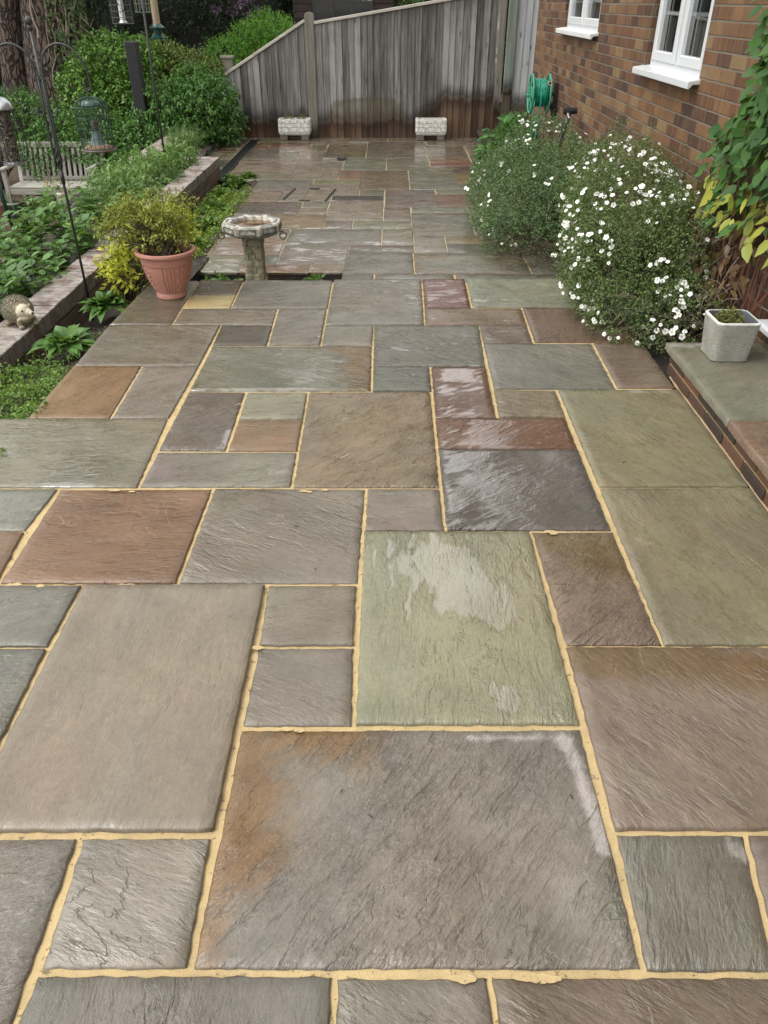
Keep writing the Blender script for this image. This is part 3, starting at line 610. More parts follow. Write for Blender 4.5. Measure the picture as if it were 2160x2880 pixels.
# step between them
st = Slabs(); SZ = -0.14
def stepq(x0, x1, y0, y1, col, c2, **kw): st.quad([(x0, y1, SZ), (x1, y1, SZ), (x1, y0, SZ), (x0, y0, SZ)], col, c2, cell=.08, k=KS, wet=.34, **kw)
a = at_z(900+170/2.765, 767, SZ).x; j1 = at_z(900+735/2.765, 767, SZ).x
stepq(a, j1, 5.90, 6.47, (110, 108, 100), (104, 100, 94), ang=.5, riven=.8); stepq(j1, j1+.90, 5.90, 6.47, (106, 104, 94), (130, 102, 56), ang=-.5, riven=.6, band=-.1); stepq(j1+.90, 1.5, 5.90, 6.47, (100, 96, 88), None, ang=.1)
k1 = at_z(900+420/2.765, 775, SZ).x; k2 = at_z(900+1045/2.765, 772, SZ).x
stepq(a, k1, 5.30, 5.90, (104, 100, 92), None, ang=.1); stepq(k1, k2, 5.30, 5.90, (116, 114, 108), None, ang=.2); stepq(k2, 1.5, 5.30, 5.90, (106, 100, 92), None, ang=.1)
st.build('patio_step', [(*sheet(a+.01, 1.5, 5.30, 6.46, SZ-.008), MORTAR),
    ([(a+.02, 6.46, SZ-.02), (1.5, 6.46, SZ-.02), (1.5, 6.46, -.45), (a+.02, 6.46, -.45)], [(0, 1, 2, 3)], SOIL),
    ([(a+.02, 5.3, SZ-.02), (a+.02, 6.46, SZ-.02), (a+.02, 6.46, -.45), (a+.02, 5.3, -.45)], [(0, 1, 2, 3)], SOIL)])
# ------------------------------------------------------------------ ground, soil
def bumpy(name, x0, x1, y0, y1, zf, mat, cell=.08, amp=.02, kind='structure'):
    nx = max(2, int((x1-x0)/cell)); ny = max(2, int((y1-y0)/cell)); X, Y = np.meshgrid(np.linspace(x0, x1, nx), np.linspace(y0, y1, ny))
    Z = np.vectorize(zf)(X, Y)+amp*(np.sin(X*17+Y*9)*.4+np.sin(X*41-Y*33)*.3+rng.normal(size=X.shape)*.45)
    V = np.stack([X, Y, Z], -1).reshape(-1, 3); i = np.arange(ny-1)[:, None]*nx+np.arange(nx-1)[None]
    F = np.stack([i, i+1, i+nx+1, i+nx], -1).reshape(-1, 4); o = npmesh(name, V, F, mat, smooth=True); o['kind'] = kind; return o
GZ = -0.95
V = [(-200, -60, GZ-.05), (200, -60, GZ-.05), (200, 260, GZ-.05), (-200, 260, GZ-.05)]
npmesh('ground', V, np.array([(0, 1, 2, 3)]), soil_mat('rough_grass_ground', [(.008, .014, .005), (.02, .035, .01), (.04, .06, .02)], (.03, .04, .02)))['kind'] = 'structure'
bumpy('bark_path', -9, -3.4, 5, 16, lambda x, y: GZ, BARK, .06, .012)
bumpy('border_soil', -2.16, -1.58, .5, 10.46, lambda x, y: (-.045-.25*max(0, min(1, (y-3.0)/4))-.10*max(0, min(1, (-1.68-x)/.4))), SOIL, .035, .016)
bumpy('planting_gap_soil', -1.7, -.40, 5.22, 6.5, lambda x, y: -.385, SOIL, .035, .016)
bumpy('shrub_bed_soil', 1.38, 1.95, 3.66, 14.0, lambda x, y: -.06-.10*max(0, min(1, (y-5)/3)), SOIL, .05, .02)
bumpy('far_bed_soil', -4.2, -2.64, 10.3, 14.6, lambda x, y: -.22-.35*max(0, min(1, (-3.0-x)/.5)), SOIL, .06, .02)
bumpy('raised_bed_soil', -3.6, -2.30, 1.5, 10.3, lambda x, y: -.12-.35*max(0, min(1, (-2.9-x)/.5)), SOIL, .06, .02)
# ------------------------------------------------------------------ brick garden walls
def garden_wall(label, x0, x1, y0, y1, zt, zb, body_mat=BRICK_WALL, end=False):
    t = thing('garden_wall', label, 'brick wall', ((x0+x1)/2, (y0+y1)/2, zb), 'low brick walls beside the raised bed')
    b = MB(); b.box(x0+.006, x1-.006, y0+.006, y1-.006, zb, zt-.105); b.build('brickwork', body_mat, t)
    m = MB(); m.box(x0+.008, x1-.008, y0+.008, y1-.008, zt-.104, zt-.006); m.build('coping_mortar', simple('grey_mortar', (.30, .27, .22), .9, bump=.003), t)
    c = MB(); y = y0
    while y < y1-.03:
        w = min(.066+random.uniform(-.003, .003), y1-y); dx = random.uniform(-.004, .004); dz = random.uniform(-.003, .003)
        c.box(x0+dx, x1+dx, y, y+w, zt-.103, zt+dz, .004); y += w+.0095
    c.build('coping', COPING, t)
    return t
garden_wall('long low brick wall running back beside the border, with brick-on-edge coping and a hedgehog on it', -2.365, -2.14, 1.2, 10.46, -.03, -.6)
garden_wall('short low brick wall further back, half hidden by grass, behind the raised bed', -3.24, -2.96, 10.25, 12.7, -.03, -.95)
# short return of the long wall at its far end
c = MB(); x = -2.372
w3 = thing('garden_wall', 'stub of brick wall turning the corner at the far end of the raised bed', 'brick wall', (-2.6, 10.35, -.5))
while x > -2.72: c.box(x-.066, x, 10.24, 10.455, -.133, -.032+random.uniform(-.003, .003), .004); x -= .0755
c.build('coping', COPING, w3); b = MB(); b.box(-2.72, -2.368, 10.246, 10.45, -.6, -.135); b.build('brickwork', BRICK_WALL, w3)
# ------------------------------------------------------------------ doorstep
t = thing('doorstep', 'raised sandstone doorstep with a brick riser along the house wall', 'doorstep', (1.7, 2.5, 0))
ds = Slabs(); PZ = .157
def dq(x0, x1, y0, y1, col, c2=None, **kw): ds.quad([(x0, y1, PZ), (x1, y1, PZ), (x1, y0, PZ), (x0, y0, PZ)], col, c2, k=KS, cell=.04, jnt=.005, **kw)
yj = at_z(2050, 989+800*0, PZ).y; yj = at_z(1800+850/3.4, 800+1298/3.4, PZ).y
dq(1.395, 1.90, yj, 3.735, (116, 116, 102), (112, 110, 96), ang=.6, riven=.3, wet=.2, salts=[(1.43, 3.70, 1.56, 3.68, .10, .75), (1.80, 3.35, 1.9, 3.2, .08, .7)])
dq(1.395, 1.90, yj-.60, yj, (124, 102, 86), (116, 92, 78), ang=.1, riven=.4, wet=.35, blobs=[(1.5, 2.62, .15, .4)], salts=[(1.43, 2.6, 1.46, 2.42, .05, .6)])
dq(1.395, 1.90, yj-1.5, yj-.60, (112, 110, 100), None, riven=.3); dq(1.395, 1.90, .4, yj-1.5, (116, 104, 96), None, riven=.3)
ds.build('paving', [(*sheet(1.41, 1.9, .4, 3.72, PZ-.006), MORTAR)], None, t)
m = MB(); m.box(1.436, 1.895, .4, 3.712, -.2, PZ-.036); m.build('riser_mortar', mortar_mat('riser_mortar', (.42, .29, .14)), t)
bk = MB(); y = 3.715; off = 0
for (z0, z1, sh) in ((.060, .119, 0.0), (-.03, .049, .11)):
    y = 3.715+sh*.0
    first = True
    while y > .5:
        L = .215 if not first else (.10 if sh else .215); first = False
        bk.box(1.428+random.uniform(-.001, .002), 1.52, y-L, y, z0, z1, .003); y -= L+.010
bk.build('riser_bricks', RISER, t)
fl = MB(); fl.tube([(1.428, yy, -.001+random.uniform(-.002, .003)) for yy in np.arange(.6, 3.7, .05)], [random.uniform(.004, .0085) for _ in np.arange(.6, 3.7, .05)], 6); fl.build('mortar_fillet', mortar_mat('fillet_mortar', (.36, .26, .15)), t)
# ------------------------------------------------------------------ house
HX = 1.90
house = thing('house', 'brown brick house wall with white casement windows along the right of the patio', 'house', (HX, 6, 0))
WIN = [(8.35, 10.02, 1.335), (5.44, 6.66, 1.178)]          # y0, y1, z of the sill
DOOR = (2.2, 3.80, .27)
TOP = 5.0
ys = sorted({-3.0, 11.86, DOOR[0], DOOR[1], *[w[0] for w in WIN], *[w[1] for w in WIN]})
wl = MB()
def wallpanel(y0, y1, z0, z1): wl.add([(HX, y0, z0), (HX, y1, z0), (HX, y1, z1), (HX, y0, z1)], [(0, 3, 2, 1)])
for y0, y1 in zip(ys[:-1], ys[1:]):
    op = [w for w in WIN if w[0] == y0]
    if y0 == DOOR[0]: wallpanel(y0, y1, -.6, DOOR[2]-.05); wallpanel(y0, y1, 2.3, TOP); continue
    if op: wallpanel(y0, y1, -.6, op[0][2]); wallpanel(y0, y1, op[0][2]+1.15, TOP)
    else: wallpanel(y0, y1, -.6, TOP)
wl.add([(HX, 11.86, -.6), (HX+6, 11.86, -.6), (HX+6, 11.86, TOP), (HX, 11.86, TOP)], [(0, 1, 2, 3)])
for (y0, y1, z0) in WIN:                                         # reveals
    z1 = z0+1.15
    wl.add([(HX, y0, z0), (HX+.12, y0, z0), (HX+.12, y0, z1), (HX, y0, z1)], [(0, 3, 2, 1)]); wl.add([(HX, y1, z0), (HX+.12, y1, z0), (HX+.12, y1, z1), (HX, y1, z1)], [(0, 1, 2, 3)])
    wl.add([(HX, y0, z1), (HX+.12, y0, z1), (HX+.12, y1, z1), (HX, y1, z1)], [(0, 1, 2, 3)])
wl.add([(HX, DOOR[0], DOOR[2]-.05), (HX+.15, DOOR[0], DOOR[2]-.05), (HX+.15, DOOR[0], 2.3), (HX, DOOR[0], 2.3)], [(0, 3, 2, 1)])
wl.add([(HX, DOOR[1], DOOR[2]-.05), (HX+.15, DOOR[1], DOOR[2]-.05), (HX+.15, DOOR[1], 2.3), (HX, DOOR[1], 2.3)], [(0, 1, 2, 3)])
wl.build('wall', BRICK_HOUSE, house)
rf = MB(); rf.add([(HX-.35, -3.1, TOP-.05), (HX-.35, 12.0, TOP-.05), (HX+4, 12.0, TOP+2.5), (HX+4, -3.1, TOP+2.5)], [(0, 1, 2, 3)]); rf.box(HX-.35, HX, -3, 11.9, TOP-.12, TOP-.06); rf.build('roof', simple('roof_tiles', (.12, .07, .05), .7), house)
def plain(name, col, rough):
    t = NT(name); t.bsdf(Base_Color=col, Roughness=rough); return t.m
WHITE = plain('white_window_plastic', (.60, .62, .635), .3); GREYW = simple('dirty_sill_paint', (.66, .67, .66), .4, var=.12, scale=14)
def glass_mat():
    t = NT('window_glass'); fr = t.nd('Fresnel', {'IOR': 1.52}).outputs[0]; g = t.nd('BsdfGlossy', {'Roughness': .01, 'Color': (1, 1, 1)}); tr = t.nd('BsdfTransparent', {'Color': (.86, .9, .88)})
    mx = t.nd('MixShader', {0: t.M('MULTIPLY', fr, 1.5, clamp=True), 1: tr.outputs[0], 2: g.outputs[0]}); t.t.links.new(mx.outputs[0], t.out.inputs[0]); return t.m
GLASS = glass_mat()
def curtain_mat():
    t = NT('grey_curtain'); p = t.obj(); n = t.noise(t.vm('MULTIPLY', p, (1, 9, .3)), 2, 3); t.bsdf(Base_Color=t.ramp(n, [(.3, (.05, .055, .05)), (.7, (.16, .165, .15))]), Roughness=.9); return t.m
CURT = curtain_mat()
for wi, (y0, y1, z0) in enumerate(WIN):
    fx = HX+.035; z1 = z0+1.15; wdw = MB(); fw = .045
    a0, a1 = y0+.012, y1-.012; zb = z0+.015; ym = (a0+a1)/2
    wdw.box(fx, fx+.07, a0, a0+fw, zb, z1, .004); wdw.box(fx, fx+.07, a1-fw, a1, zb, z1, .004)
    wdw.box(fx, fx+.07, a0+fw, a1-fw, zb, zb+.055, .004); wdw.box(fx, fx+.07, a0+fw, a1-fw, z1-.05, z1, .004)
    wdw.box(fx+.002, fx+.07, ym-.022, ym+.022, zb+.055, z1-.05, .004)
    F = wdw.build('window', WHITE, house)
    for (c0, c1) in ((a0+fw+.002, ym-.024), (ym+.024, a1-fw-.002)):
        s = MB(); sx = fx-.012; w = .062; zz0, zz1 = zb+.040, z1-.045
        s.box(sx, sx+.06, c0, c0+w, zz0, zz1, .006); s.box(sx, sx+.06, c1-w, c1, zz0, zz1, .006); s.box(sx+.001, sx+.059, c0+w, c1-w, zz0, zz0+w, .006); s.box(sx+.001, sx+.059, c0+w, c1-w, zz1-w, zz1, .006)
        s.build('casement', WHITE, F)
        g = MB(); g.add([(sx+.03, c0+w-.01, zz0+w-.01), (sx+.03, c1-w+.01, zz0+w-.01), (sx+.03, c1-w+.01, zz1-w+.01), (sx+.03, c0+w-.01, zz1-w+.01)], [(0, 3, 2, 1)]); g.build('pane', GLASS, F)
        gb = MB(); zbar = z0+.335 if wi == 1 else z0+.24; gb.box(sx+.036, sx+.046, c0+w, c1-w, zbar, zbar+.022); yb = c1-w-.13; gb.box(sx+.037, sx+.045, yb, yb+.022, zz0+w, zz1-w); gb.build('glazing_bar', WHITE, F)
    sl_ = MB(); a, b_ = y0-.03 if wi == 1 else y0-.05, y1+.05
    # sloping sill: top falls to a front lip
    P_ = [(HX+.08, z0+.028), (HX-.075, z0+.004), (HX-.075, z0-.036), (HX-.062, z0-.040), (HX-.040, z0-.014), (HX+.08, z0-.010)]
    sl_.add([(x, a, z) for x, z in P_]+[(x, b_, z) for x, z in P_], [tuple(range(6)), tuple(range(11, 5, -1))]+[(i, i+6, (i+1) % 6+6, (i+1) % 6) for i in range(6)])
    sl_.build('sill', GREYW if wi == 0 else WHITE, F, bevel=.004)
    cu = MB(); n = 60; cu.add([(HX+.22+.018*math.sin(k*1.3)+.01*math.sin(k*.37), y0-.1+(y1-y0+.2)*k/n, z) for k in range(n+1) for z in (z0-.1, z1)], [(2*k, 2*k+1, 2*k+3, 2*k+2) for k in range(n)])
    cu.build('curtain', CURT, F, smooth=True)
room = MB(); room.box(HX+.4, HX+.45, -1, 11.7, -.2, 4.5); room.build('inside_wall', simple('dim_room', (.10, .10, .095), .9), house)
dm = MB(); dm.box(HX+.05, HX+.11, DOOR[0]+.01, DOOR[1]-.01, DOOR[2]+.03, 2.29, .005); D_ = dm.build('door', WHITE, house)
dg = MB(); dg.box(HX+.046, HX+.052, DOOR[0]+.16, DOOR[1]-.16, DOOR[2]+.25, 2.15); dg.build('pane', simple('door_glass', (.03, .035, .035), .05), D_)
ds_ = MB(); ds_.box(HX-.065, HX+.12, DOOR[0]+.0, DOOR[1]-.03, DOOR[2]-.045, DOOR[2]-.002, .012); ds_.build('door_sill', WHITE, D_)
# ------------------------------------------------------------------ boundary fence
FY = 13.98; fz = LZ-.02
fence = thing('wooden_fence', 'tall grey close-boarded fence with a sloping top across the far end of the patio', 'fence', (-.5, FY, LZ))
def topz(x): return .604+(x+2.613)*(1.318-.604)/(-1.324+2.613) if x < -1.26 else 1.285+(x+1.194)*.146
def boards(name, x0, x1, mat, yf=FY, ztop=topz, w=.103, zb=fz, parent=fence):
    m = MB(); x = x0
    while x < x1-.01:
        e = min(x+w*random.uniform(.9, 1.08), x1); tx = .004+random.uniform(0, .004); yo = random.uniform(-.003, .003); zt0, zt1 = ztop(x), ztop(e)
        zl = zb+random.uniform(0, .012); o = .012
        V = [(x-o, yf+yo, zl), (e, yf-.004+yo-.012, zl), (e, yf+yo+.012, zl), (x-o, yf+.008+yo, zl), (x-o, yf+yo, zt0), (e, yf-.016+yo, zt1), (e, yf+yo+.012, zt1), (x-o, yf+.008+yo, zt0)]
        m.add(V, [(0, 1, 5, 4), (1, 2, 6, 5), (2, 3, 7, 6), (3, 0, 4, 7), (4, 5, 6, 7)]); x = e
    return m.build(name, mat, parent)
boards('board_panel', -2.80, -1.325, FENCE); boards('board_panel', -1.185, 1.66, FENCE)
pp = [(-1.325, fz)] + [(-1.325, 1.40)]+[(-1.255+.07*math.cos(a), 1.40+.05*math.sin(a)) for a in np.linspace(math.pi, 0, 9)][1:-1]+[(-1.185, 1.40), (-1.185, fz)]
m = MB(); n = len(pp); m.add([(x, FY-.045, z) for x, z in pp]+[(x, FY+.06, z) for x, z in pp], [tuple(range(n))[::-1], tuple(range(n, 2*n))]+[(i, (i+1) % n, n+(i+1) % n, n+i) for i in range(n)])
m.build('fence_post', POSTW, fence, bevel=.006)
def rail(xa, xb):
    m = MB(); m.beam((xa, FY-.005, topz(xa+1e-4)+.022), (xb, FY-.005, topz(xb-1e-4)+.022), .075, .042, .006); return m.build('capping_rail', RAILW, fence)
rail(-2.85, -1.327); rail(-1.183, 1.66)
m = MB(); m.box(-2.66, -2.52, FY+.05, FY+.17, fz, .83); m.box(-2.69, -2.49, FY+.02, FY+.20, .83, .87, .01); m.build('fence_post', POSTW, fence)
m = MB(); m.box(1.655, 1.755, FY-.08, FY+.03, fz, 2.0, .006); m.build('fence_post', POSTW, fence)
for k in range(3): m = MB(); m.box(1.642, 1.652, FY-.035, FY-.02, [1.22, .9, .78][k], [1.32, .98, .84][k]); m.build('latch_plate', simple('white_chipped_paint', (.6, .58, .52), .6), fence)
# narrow pale fence between the boundary fence and the house
nf = thing('narrow_fence', 'narrow strip of pale grey boards between the boundary fence and the house corner', 'fence', (2.1, FY-.15, 0))
m = MB(); m.box(1.775, 1.905, FY-.19, FY-.09, .36, 2.1, .005); m.build('fence_post', GREENP, nf)
m = MB(); m.box(1.77, 1.90, FY-.18, FY-.09, -.35, .358, .004); m.build('post_base', wood_mat('dark_post_base', (.04, .03, .022), (.085, .066, .047), (.13, .10, .075)), nf)
boards('board_panel', 1.918, 2.6, PALEW, FY-.13, lambda x: 2.05, .108, .20, nf)
m = MB(); m.box(1.91, 2.6, FY-.15, FY-.11, -.1, .20, .004); m.build('gravel_board', wood_mat('gravel_board', (.05, .04, .03), (.095, .077, .055), (.14, .115, .085), vertical=False), nf)
# sleepers edging the shrub bed
tb = MB(); tb.box(1.60, 1.67, 9.2, FY-.22, -.45, -.13, .006)
tag(tb.build('bed_edging', DARKW), 'dark timber edging board of the shrub bed where it meets the fence', 'edging')
# ------------------------------------------------------------------ beyond the fence
sh = thing('shed', 'dark brown timber shed with a three-pane window showing above the fence', 'shed', (-.9, 19, GZ))
m = MB(); z = GZ
while z < 2.4:
    for (xa, xb) in ((-1.92, -1.51), (-.38, .05)) if 1.0 < z < 1.60 else ((-1.92, .05),):
        m.add([(xa, 18, z), (xb, 18, z), (xb, 18, z+.125), (xa, 18, z+.125), (xa, 18.02, z+.135), (xb, 18.02, z+.135)], [(0, 1, 2, 3), (3, 2, 5, 4)])
        m.add([(xa, 17.985, z), (xb, 17.985, z), (xb, 18.0, z+.12), (xa, 18.0, z+.12)], [(0, 1, 2, 3)])
    z += .125
m.add([(-1.92, 18, GZ), (-1.92, 21, GZ), (-1.92, 21, 2.4), (-1.92, 18, 2.4)], [(0, 1, 2, 3)]); m.add([(.05, 18, GZ), (.05, 21, GZ), (.05, 21, 2.4), (.05, 18, 2.4)], [(0, 3, 2, 1)])
m.build('wall', SHEDW, sh)
m = MB(); m.add([(-2.1, 17.75, 2.3), (.25, 17.75, 2.3), (.25, 19.5, 2.95), (-2.1, 19.5, 2.95)], [(0, 1, 2, 3)]); m.add([(-2.1, 21.2, 2.3), (.25, 21.2, 2.3), (.25, 19.5, 2.95), (-2.1, 19.5, 2.95)], [(0, 1, 2, 3)])
m.build('roof', simple('felt_roof', (.03, .03, .03), .9), sh)
m = MB(); m.box(-1.53, -.36, 17.95, 18.0, 1.565, 1.60); m.box(-1.53, -.36, 17.95, 18.0, 1.0, 1.04)
for x in (-1.53, -1.16, -.78, -.39): m.box(x, x+.03, 17.955, 17.995, 1.04, 1.565)
fr = m.build('window', simple('shed_window_frame', (.07, .06, .05), .7), sh)
m = MB(); m.add([(-1.5, 17.985, 1.03), (-.37, 17.985, 1.03), (-.37, 17.985, 1.58), (-1.5, 17.985, 1.58)], [(0, 1, 2, 3)]); m.build('pane', simple('dark_glass', (.018, .02, .018), .15), fr)
nh = thing('neighbour_house', 'pale brick house corner with a white downpipe glimpsed over the fence', 'house', (2, 26, GZ))
m = MB(); m.box(.95, 9, 26, 32, GZ, 5); m.build('wall', BRICK_YELLOW, nh); m = MB(); m.tube([(.93, 25.9, GZ), (.93, 25.9, 5)], .06, 10); m.build('downpipe', WHITE, nh)
m = MB(); m.add([(.6, 25.6, 5), (9.4, 25.6, 5), (9.4, 29, 7.4), (.6, 29, 7.4)], [(0, 1, 2, 3)]); m.build('roof', simple('roof_tiles', (.12, .07, .05), .7), nh)
bf = thing('back_fence', 'dark weathered fence further back beside the shed', 'fence', (.6, 20, GZ))
m = MB(); x = .1
while x < 1.9: m.box(x, x+.11, 20, 20.02, GZ, 1.40+random.uniform(0, .01)); x += .115
m.build('board_panel', SHEDW, bf); m = MB(); m.box(.62, .72, 19.95, 20.05, GZ, 1.44); m.ball((.67, 20, 1.5), .06); m.build('fence_post', SHEDW, bf)
# ------------------------------------------------------------------ drainage
BLACKP = simple('black_plastic', (.012, .013, .014), .38, var=.2, bump=.001)
IRON = simple('dark_grey_iron', (.045, .047, .05), .45, .3, var=.3, scale=40)
t = thing('drain_channel', 'long black slotted drain channel let into the far paving on the left', 'drain', (-2.18, 12, LZ))
m = MB(); m.box(-2.245, -2.232, 10.47, 13.66, LZ-.02, LZ+.007); m.box(-2.128, -2.115, 10.47, 13.66, LZ-.02, LZ+.007); m.build('frame', BLACKP, t)
m = MB(); m.box(-2.232, -2.128, 10.47, 13.66, LZ-.02, LZ-.002)
for x in (-2.222, -2.197, -2.172, -2.147): m.box(x, x+.012, 10.475, 13.655, LZ-.002, LZ+.005)
y = 10.5
while y < 13.6: m.box(-2.231, -2.129, y, y+.02, LZ-.001, LZ+.004); y += .12
m.build('grating', BLACKP, t)
g = at_z(962, 447, LZ); t = thing('gully_cover', 'small round black gully cover in the far paving', 'drain cover', g)
m = MB(); m.lathe([(.075, 0), (.075, .010), (.06, .016), (.056, .012), (.035, .012), (.03, .018), (.001, .02)], g, 28); m.build('rim', BLACKP, t)
m = MB()
for k in range(8): a = k*math.pi/4; m.beam((g.x+.036*math.cos(a), g.y+.036*math.sin(a), g.z+.014), (g.x+.055*math.cos(a), g.y+.055*math.sin(a), g.z+.014), .008, .008)
m.build('grid', IRON, t)
f3 = lambda x, y: at_z(540+x*.25316, 370+y*.25330, LZ+.004)
t = thing('access_cover', 'recessed paved access cover marked by four dark lifting slots in the far paving', 'manhole cover', f3(1250, 700))
for (a, b, c, d) in ((1015, 752, 1145, 634), (1482, 768, 1592, 640), (1310, 634, 1420, 635), (1190, 762, 1310, 765)):
    p, q = f3(a, b), f3(c, d); m = MB(); m.beam(p, q, .022, .010); m.build('lifting_slot', BLACKP, t)
# ------------------------------------------------------------------ white troughs
def trough_mat():
    t = NT('white_painted_stone'); p = t.obj(); x, y, z = t.xyz(p)
    w = t.M('MULTIPLY', t.M('SUBTRACT', t.noise(p, 14, 4), .5), .05)
    row = t.M('FLOOR', t.M('DIVIDE', t.M('ADD', z, w), .062)); fz_ = t.M('FRACT', t.M('DIVIDE', t.M('ADD', z, w), .062))
    fx = t.M('FRACT', t.M('ADD', t.M('DIVIDE', t.M('ADD', t.M('ADD', x, y), w), .12), t.M('MULTIPLY', row, .43)))
    gap = t.M('MAXIMUM', t.step(t.M('MINIMUM', fz_, t.M('SUBTRACT', 1., fz_)), .10, .03), t.step(t.M('MINIMUM', fx, t.M('SUBTRACT', 1., fx)), .05, .015))
    n = t.noise(p, 34, 6, .7, .6); c = t.mix(t.step(n, .42, .6), (.60, .58, .53), (.84, .83, .80)); c = t.mix(t.M('MULTIPLY', gap, .35), c, (.34, .32, .27))
    t.bsdf(Base_Color=c, Roughness=.7, Normal=t.bump(t.M('SUBTRACT', t.M('MULTIPLY', n, .012), t.M('MULTIPLY', gap, .010)))); return t.m
TROUGH = trough_mat()
FOOT = simple('rough_stone_foot', (.16, .14, .11), .8, bump=.01)
def trough(label, x0, x1, y0, planted):
    t = thing('stone_trough', label, 'planter', ((x0+x1)/2, y0+.14, LZ), 'white troughs along the foot of the fence')
    z0, z1 = LZ+.075, LZ+.305; yb = y0+.27; m = MB(); n = 8
    # rounded lower corners, hollow top
    def ring(x0, x1, y0, y1, z, r):
        P = []
        for cx, cy, a0 in ((x1-r, y0+r, -90), (x1-r, y1-r, 0), (x0+r, y1-r, 90), (x0+r, y0+r, 180)):
            for k in range(4): a = R(a0+30*k); P.append((cx+r*math.cos(a), cy+r*math.sin(a), z))
        return P
    L = [ring(x0+.03, x1-.03, y0+.03, yb-.03, z0, .02), ring(x0+.008, x1-.008, y0+.008, yb-.008, z0+.02, .03), ring(x0, x1, y0, yb, z0+.05, .03), ring(x0, x1, y0, yb, z1-.008, .03), ring(x0+.006, x1-.006, y0+.006, yb-.006, z1, .03),
         ring(x0+.03, x1-.03, y0+.03, yb-.03, z1, .02), ring(x0+.035, x1-.035, y0+.035, yb-.035, z1-.07, .02)]
    V = [p for l in L for p in l]; k = 16
    m.add(V, [tuple(range(k))[::-1]]+[(i*k+j, i*k+(j+1) % k, (i+1)*k+(j+1) % k, (i+1)*k+j) for i in range(len(L)-1) for j in range(k)])
    m.build('basin', TROUGH, t)
    s = MB(); V = ring(x0+.034, x1-.034, y0+.034, yb-.034, z1-.045, .02); s.add(V, [tuple(range(16))]); s.build('soil', SOIL, t)
    for (a, b) in ((x0+.02, x0+.14), (x1-.15, x1-.03)):
        f = MB(); f.box(a, b, y0+.02, yb-.02, LZ, LZ+.075, .008); f.build('foot', FOOT, t)
    if planted:
        mt = leaf_mat('alpine_leaf', (.05, .09, .02), (.22, .26, .08))
        for cx, w in ((x0+.16, .07), (x1-.13, .055)):
            V, F = foliage([(cx, y0+.12, z1-.02, w, .07, .055)], 90, 6, .022, .011, out=1.0, twig=.03); npmesh('alpine_plant', V, F, mt, t)
trough('white stone trough planted with two low green cushions, left of the pair', -1.79, -1.28, 13.56, True)
trough('white stone trough with nothing growing above its rim, right of the pair', .40, .895, 13.56, False)
# ------------------------------------------------------------------ bird bath
def castmat(name, col, dirt):
    t = NT(name); p = t.obj(); n = t.noise(p, 26, 6, .7); g = t.noise(p, 120, 4, .7); nz = t.xyz(t.nd('NewGeometry').outputs['Normal'])[2]
    c = t.mix(t.step(n, .40, .62), dirt, col); c = t.mix(t.M('MULTIPLY', t.step(g, .52, .7), .5), c, tuple(x*.35 for x in dirt)); 
    t.bsdf(Base_Color=c, Roughness=.85, Normal=t.bump(t.M('ADD', t.M('MULTIPLY', n, .008), t.M('MULTIPLY', g, .004)))); return t.m
CAST = castmat('weathered_cast_stone', (.66, .63, .56), (.28, .265, .23)); CASTP = castmat('pale_cast_stone', (.52, .48, .33), (.27, .25, .17)); CASTD = castmat('dark_groove_stone', (.15, .145, .13), (.05, .05, .045))
BB = Vector((-1.005, 5.80, -.40)); t = thing('bird_bath', 'octagonal stone bird bath on a tapering brick-patterned pedestal, holding brown water', 'bird bath', BB)
m = MB(); ph = math.pi/8; zt = .268-BB.z
prof = [(.075, zt-.115), (.13, zt-.105), (.205, zt-.072), (.219, zt-.060), (.223, zt-.012), (.217, zt), (.165, zt+.001), (.158, zt-.004), (.148, zt-.03), (.12, zt-.05), (.02, zt-.055)]
m.lathe(prof, BB, 8, ph); m.build('bowl', CAST, t, bevel=.004)
pm = MB(); tm = MB()
for k in range(8):
    a = ph+math.pi/8+k*math.pi/4; d = Vector((math.cos(a), math.sin(a), 0)); s = Vector((-d.y, d.x, 0)); up_ = Vector((0, 0, 1)); ap = .221*math.cos(ph)
    c0 = BB+d*(ap+.001)+up_*(zt-.036)
    for (dz, hh) in ((.0165, .0028), (-.0165, .0028)): pm.obox(c0+up_*dz, s, d, up_, .058, .004, hh, .001)
    for ds__ in (-.056, .056): pm.obox(c0+s*ds__, s, d, up_, .0028, .004, .0165, .001)
    tm.obox(BB+d*(.191*math.cos(ph))+up_*(zt+.0012), s, d, up_, .050, .011, .002, .001)
pm.build('panel_groove', CASTD, t); tm.build('rim_inlay', simple('slate_grey_inlay', (.16, .165, .165), .6, bump=.003), t)  # panel grooves drawn as dark strips laid on the faces
m = MB(); m.add([(BB.x+.147*math.cos(ph+k*math.pi/4), BB.y+.147*math.sin(ph+k*math.pi/4), .268-.024) for k in range(8)], [tuple(range(8))])
def water():
    q = NT('brown_water'); p = q.obj(); n = q.noise(p, 12, 4); q.bsdf(Base_Color=q.ramp(n, [(.35, (.055, .028, .010)), (.65, (.16, .085, .028))]), Roughness=.06, Normal=q.bump(q.noise(p, 30, 2), .002)); return q.m
m.build('water', water(), t)
m = MB(); NCO = 11; zb0, zb1 = BB.z, .268-.112
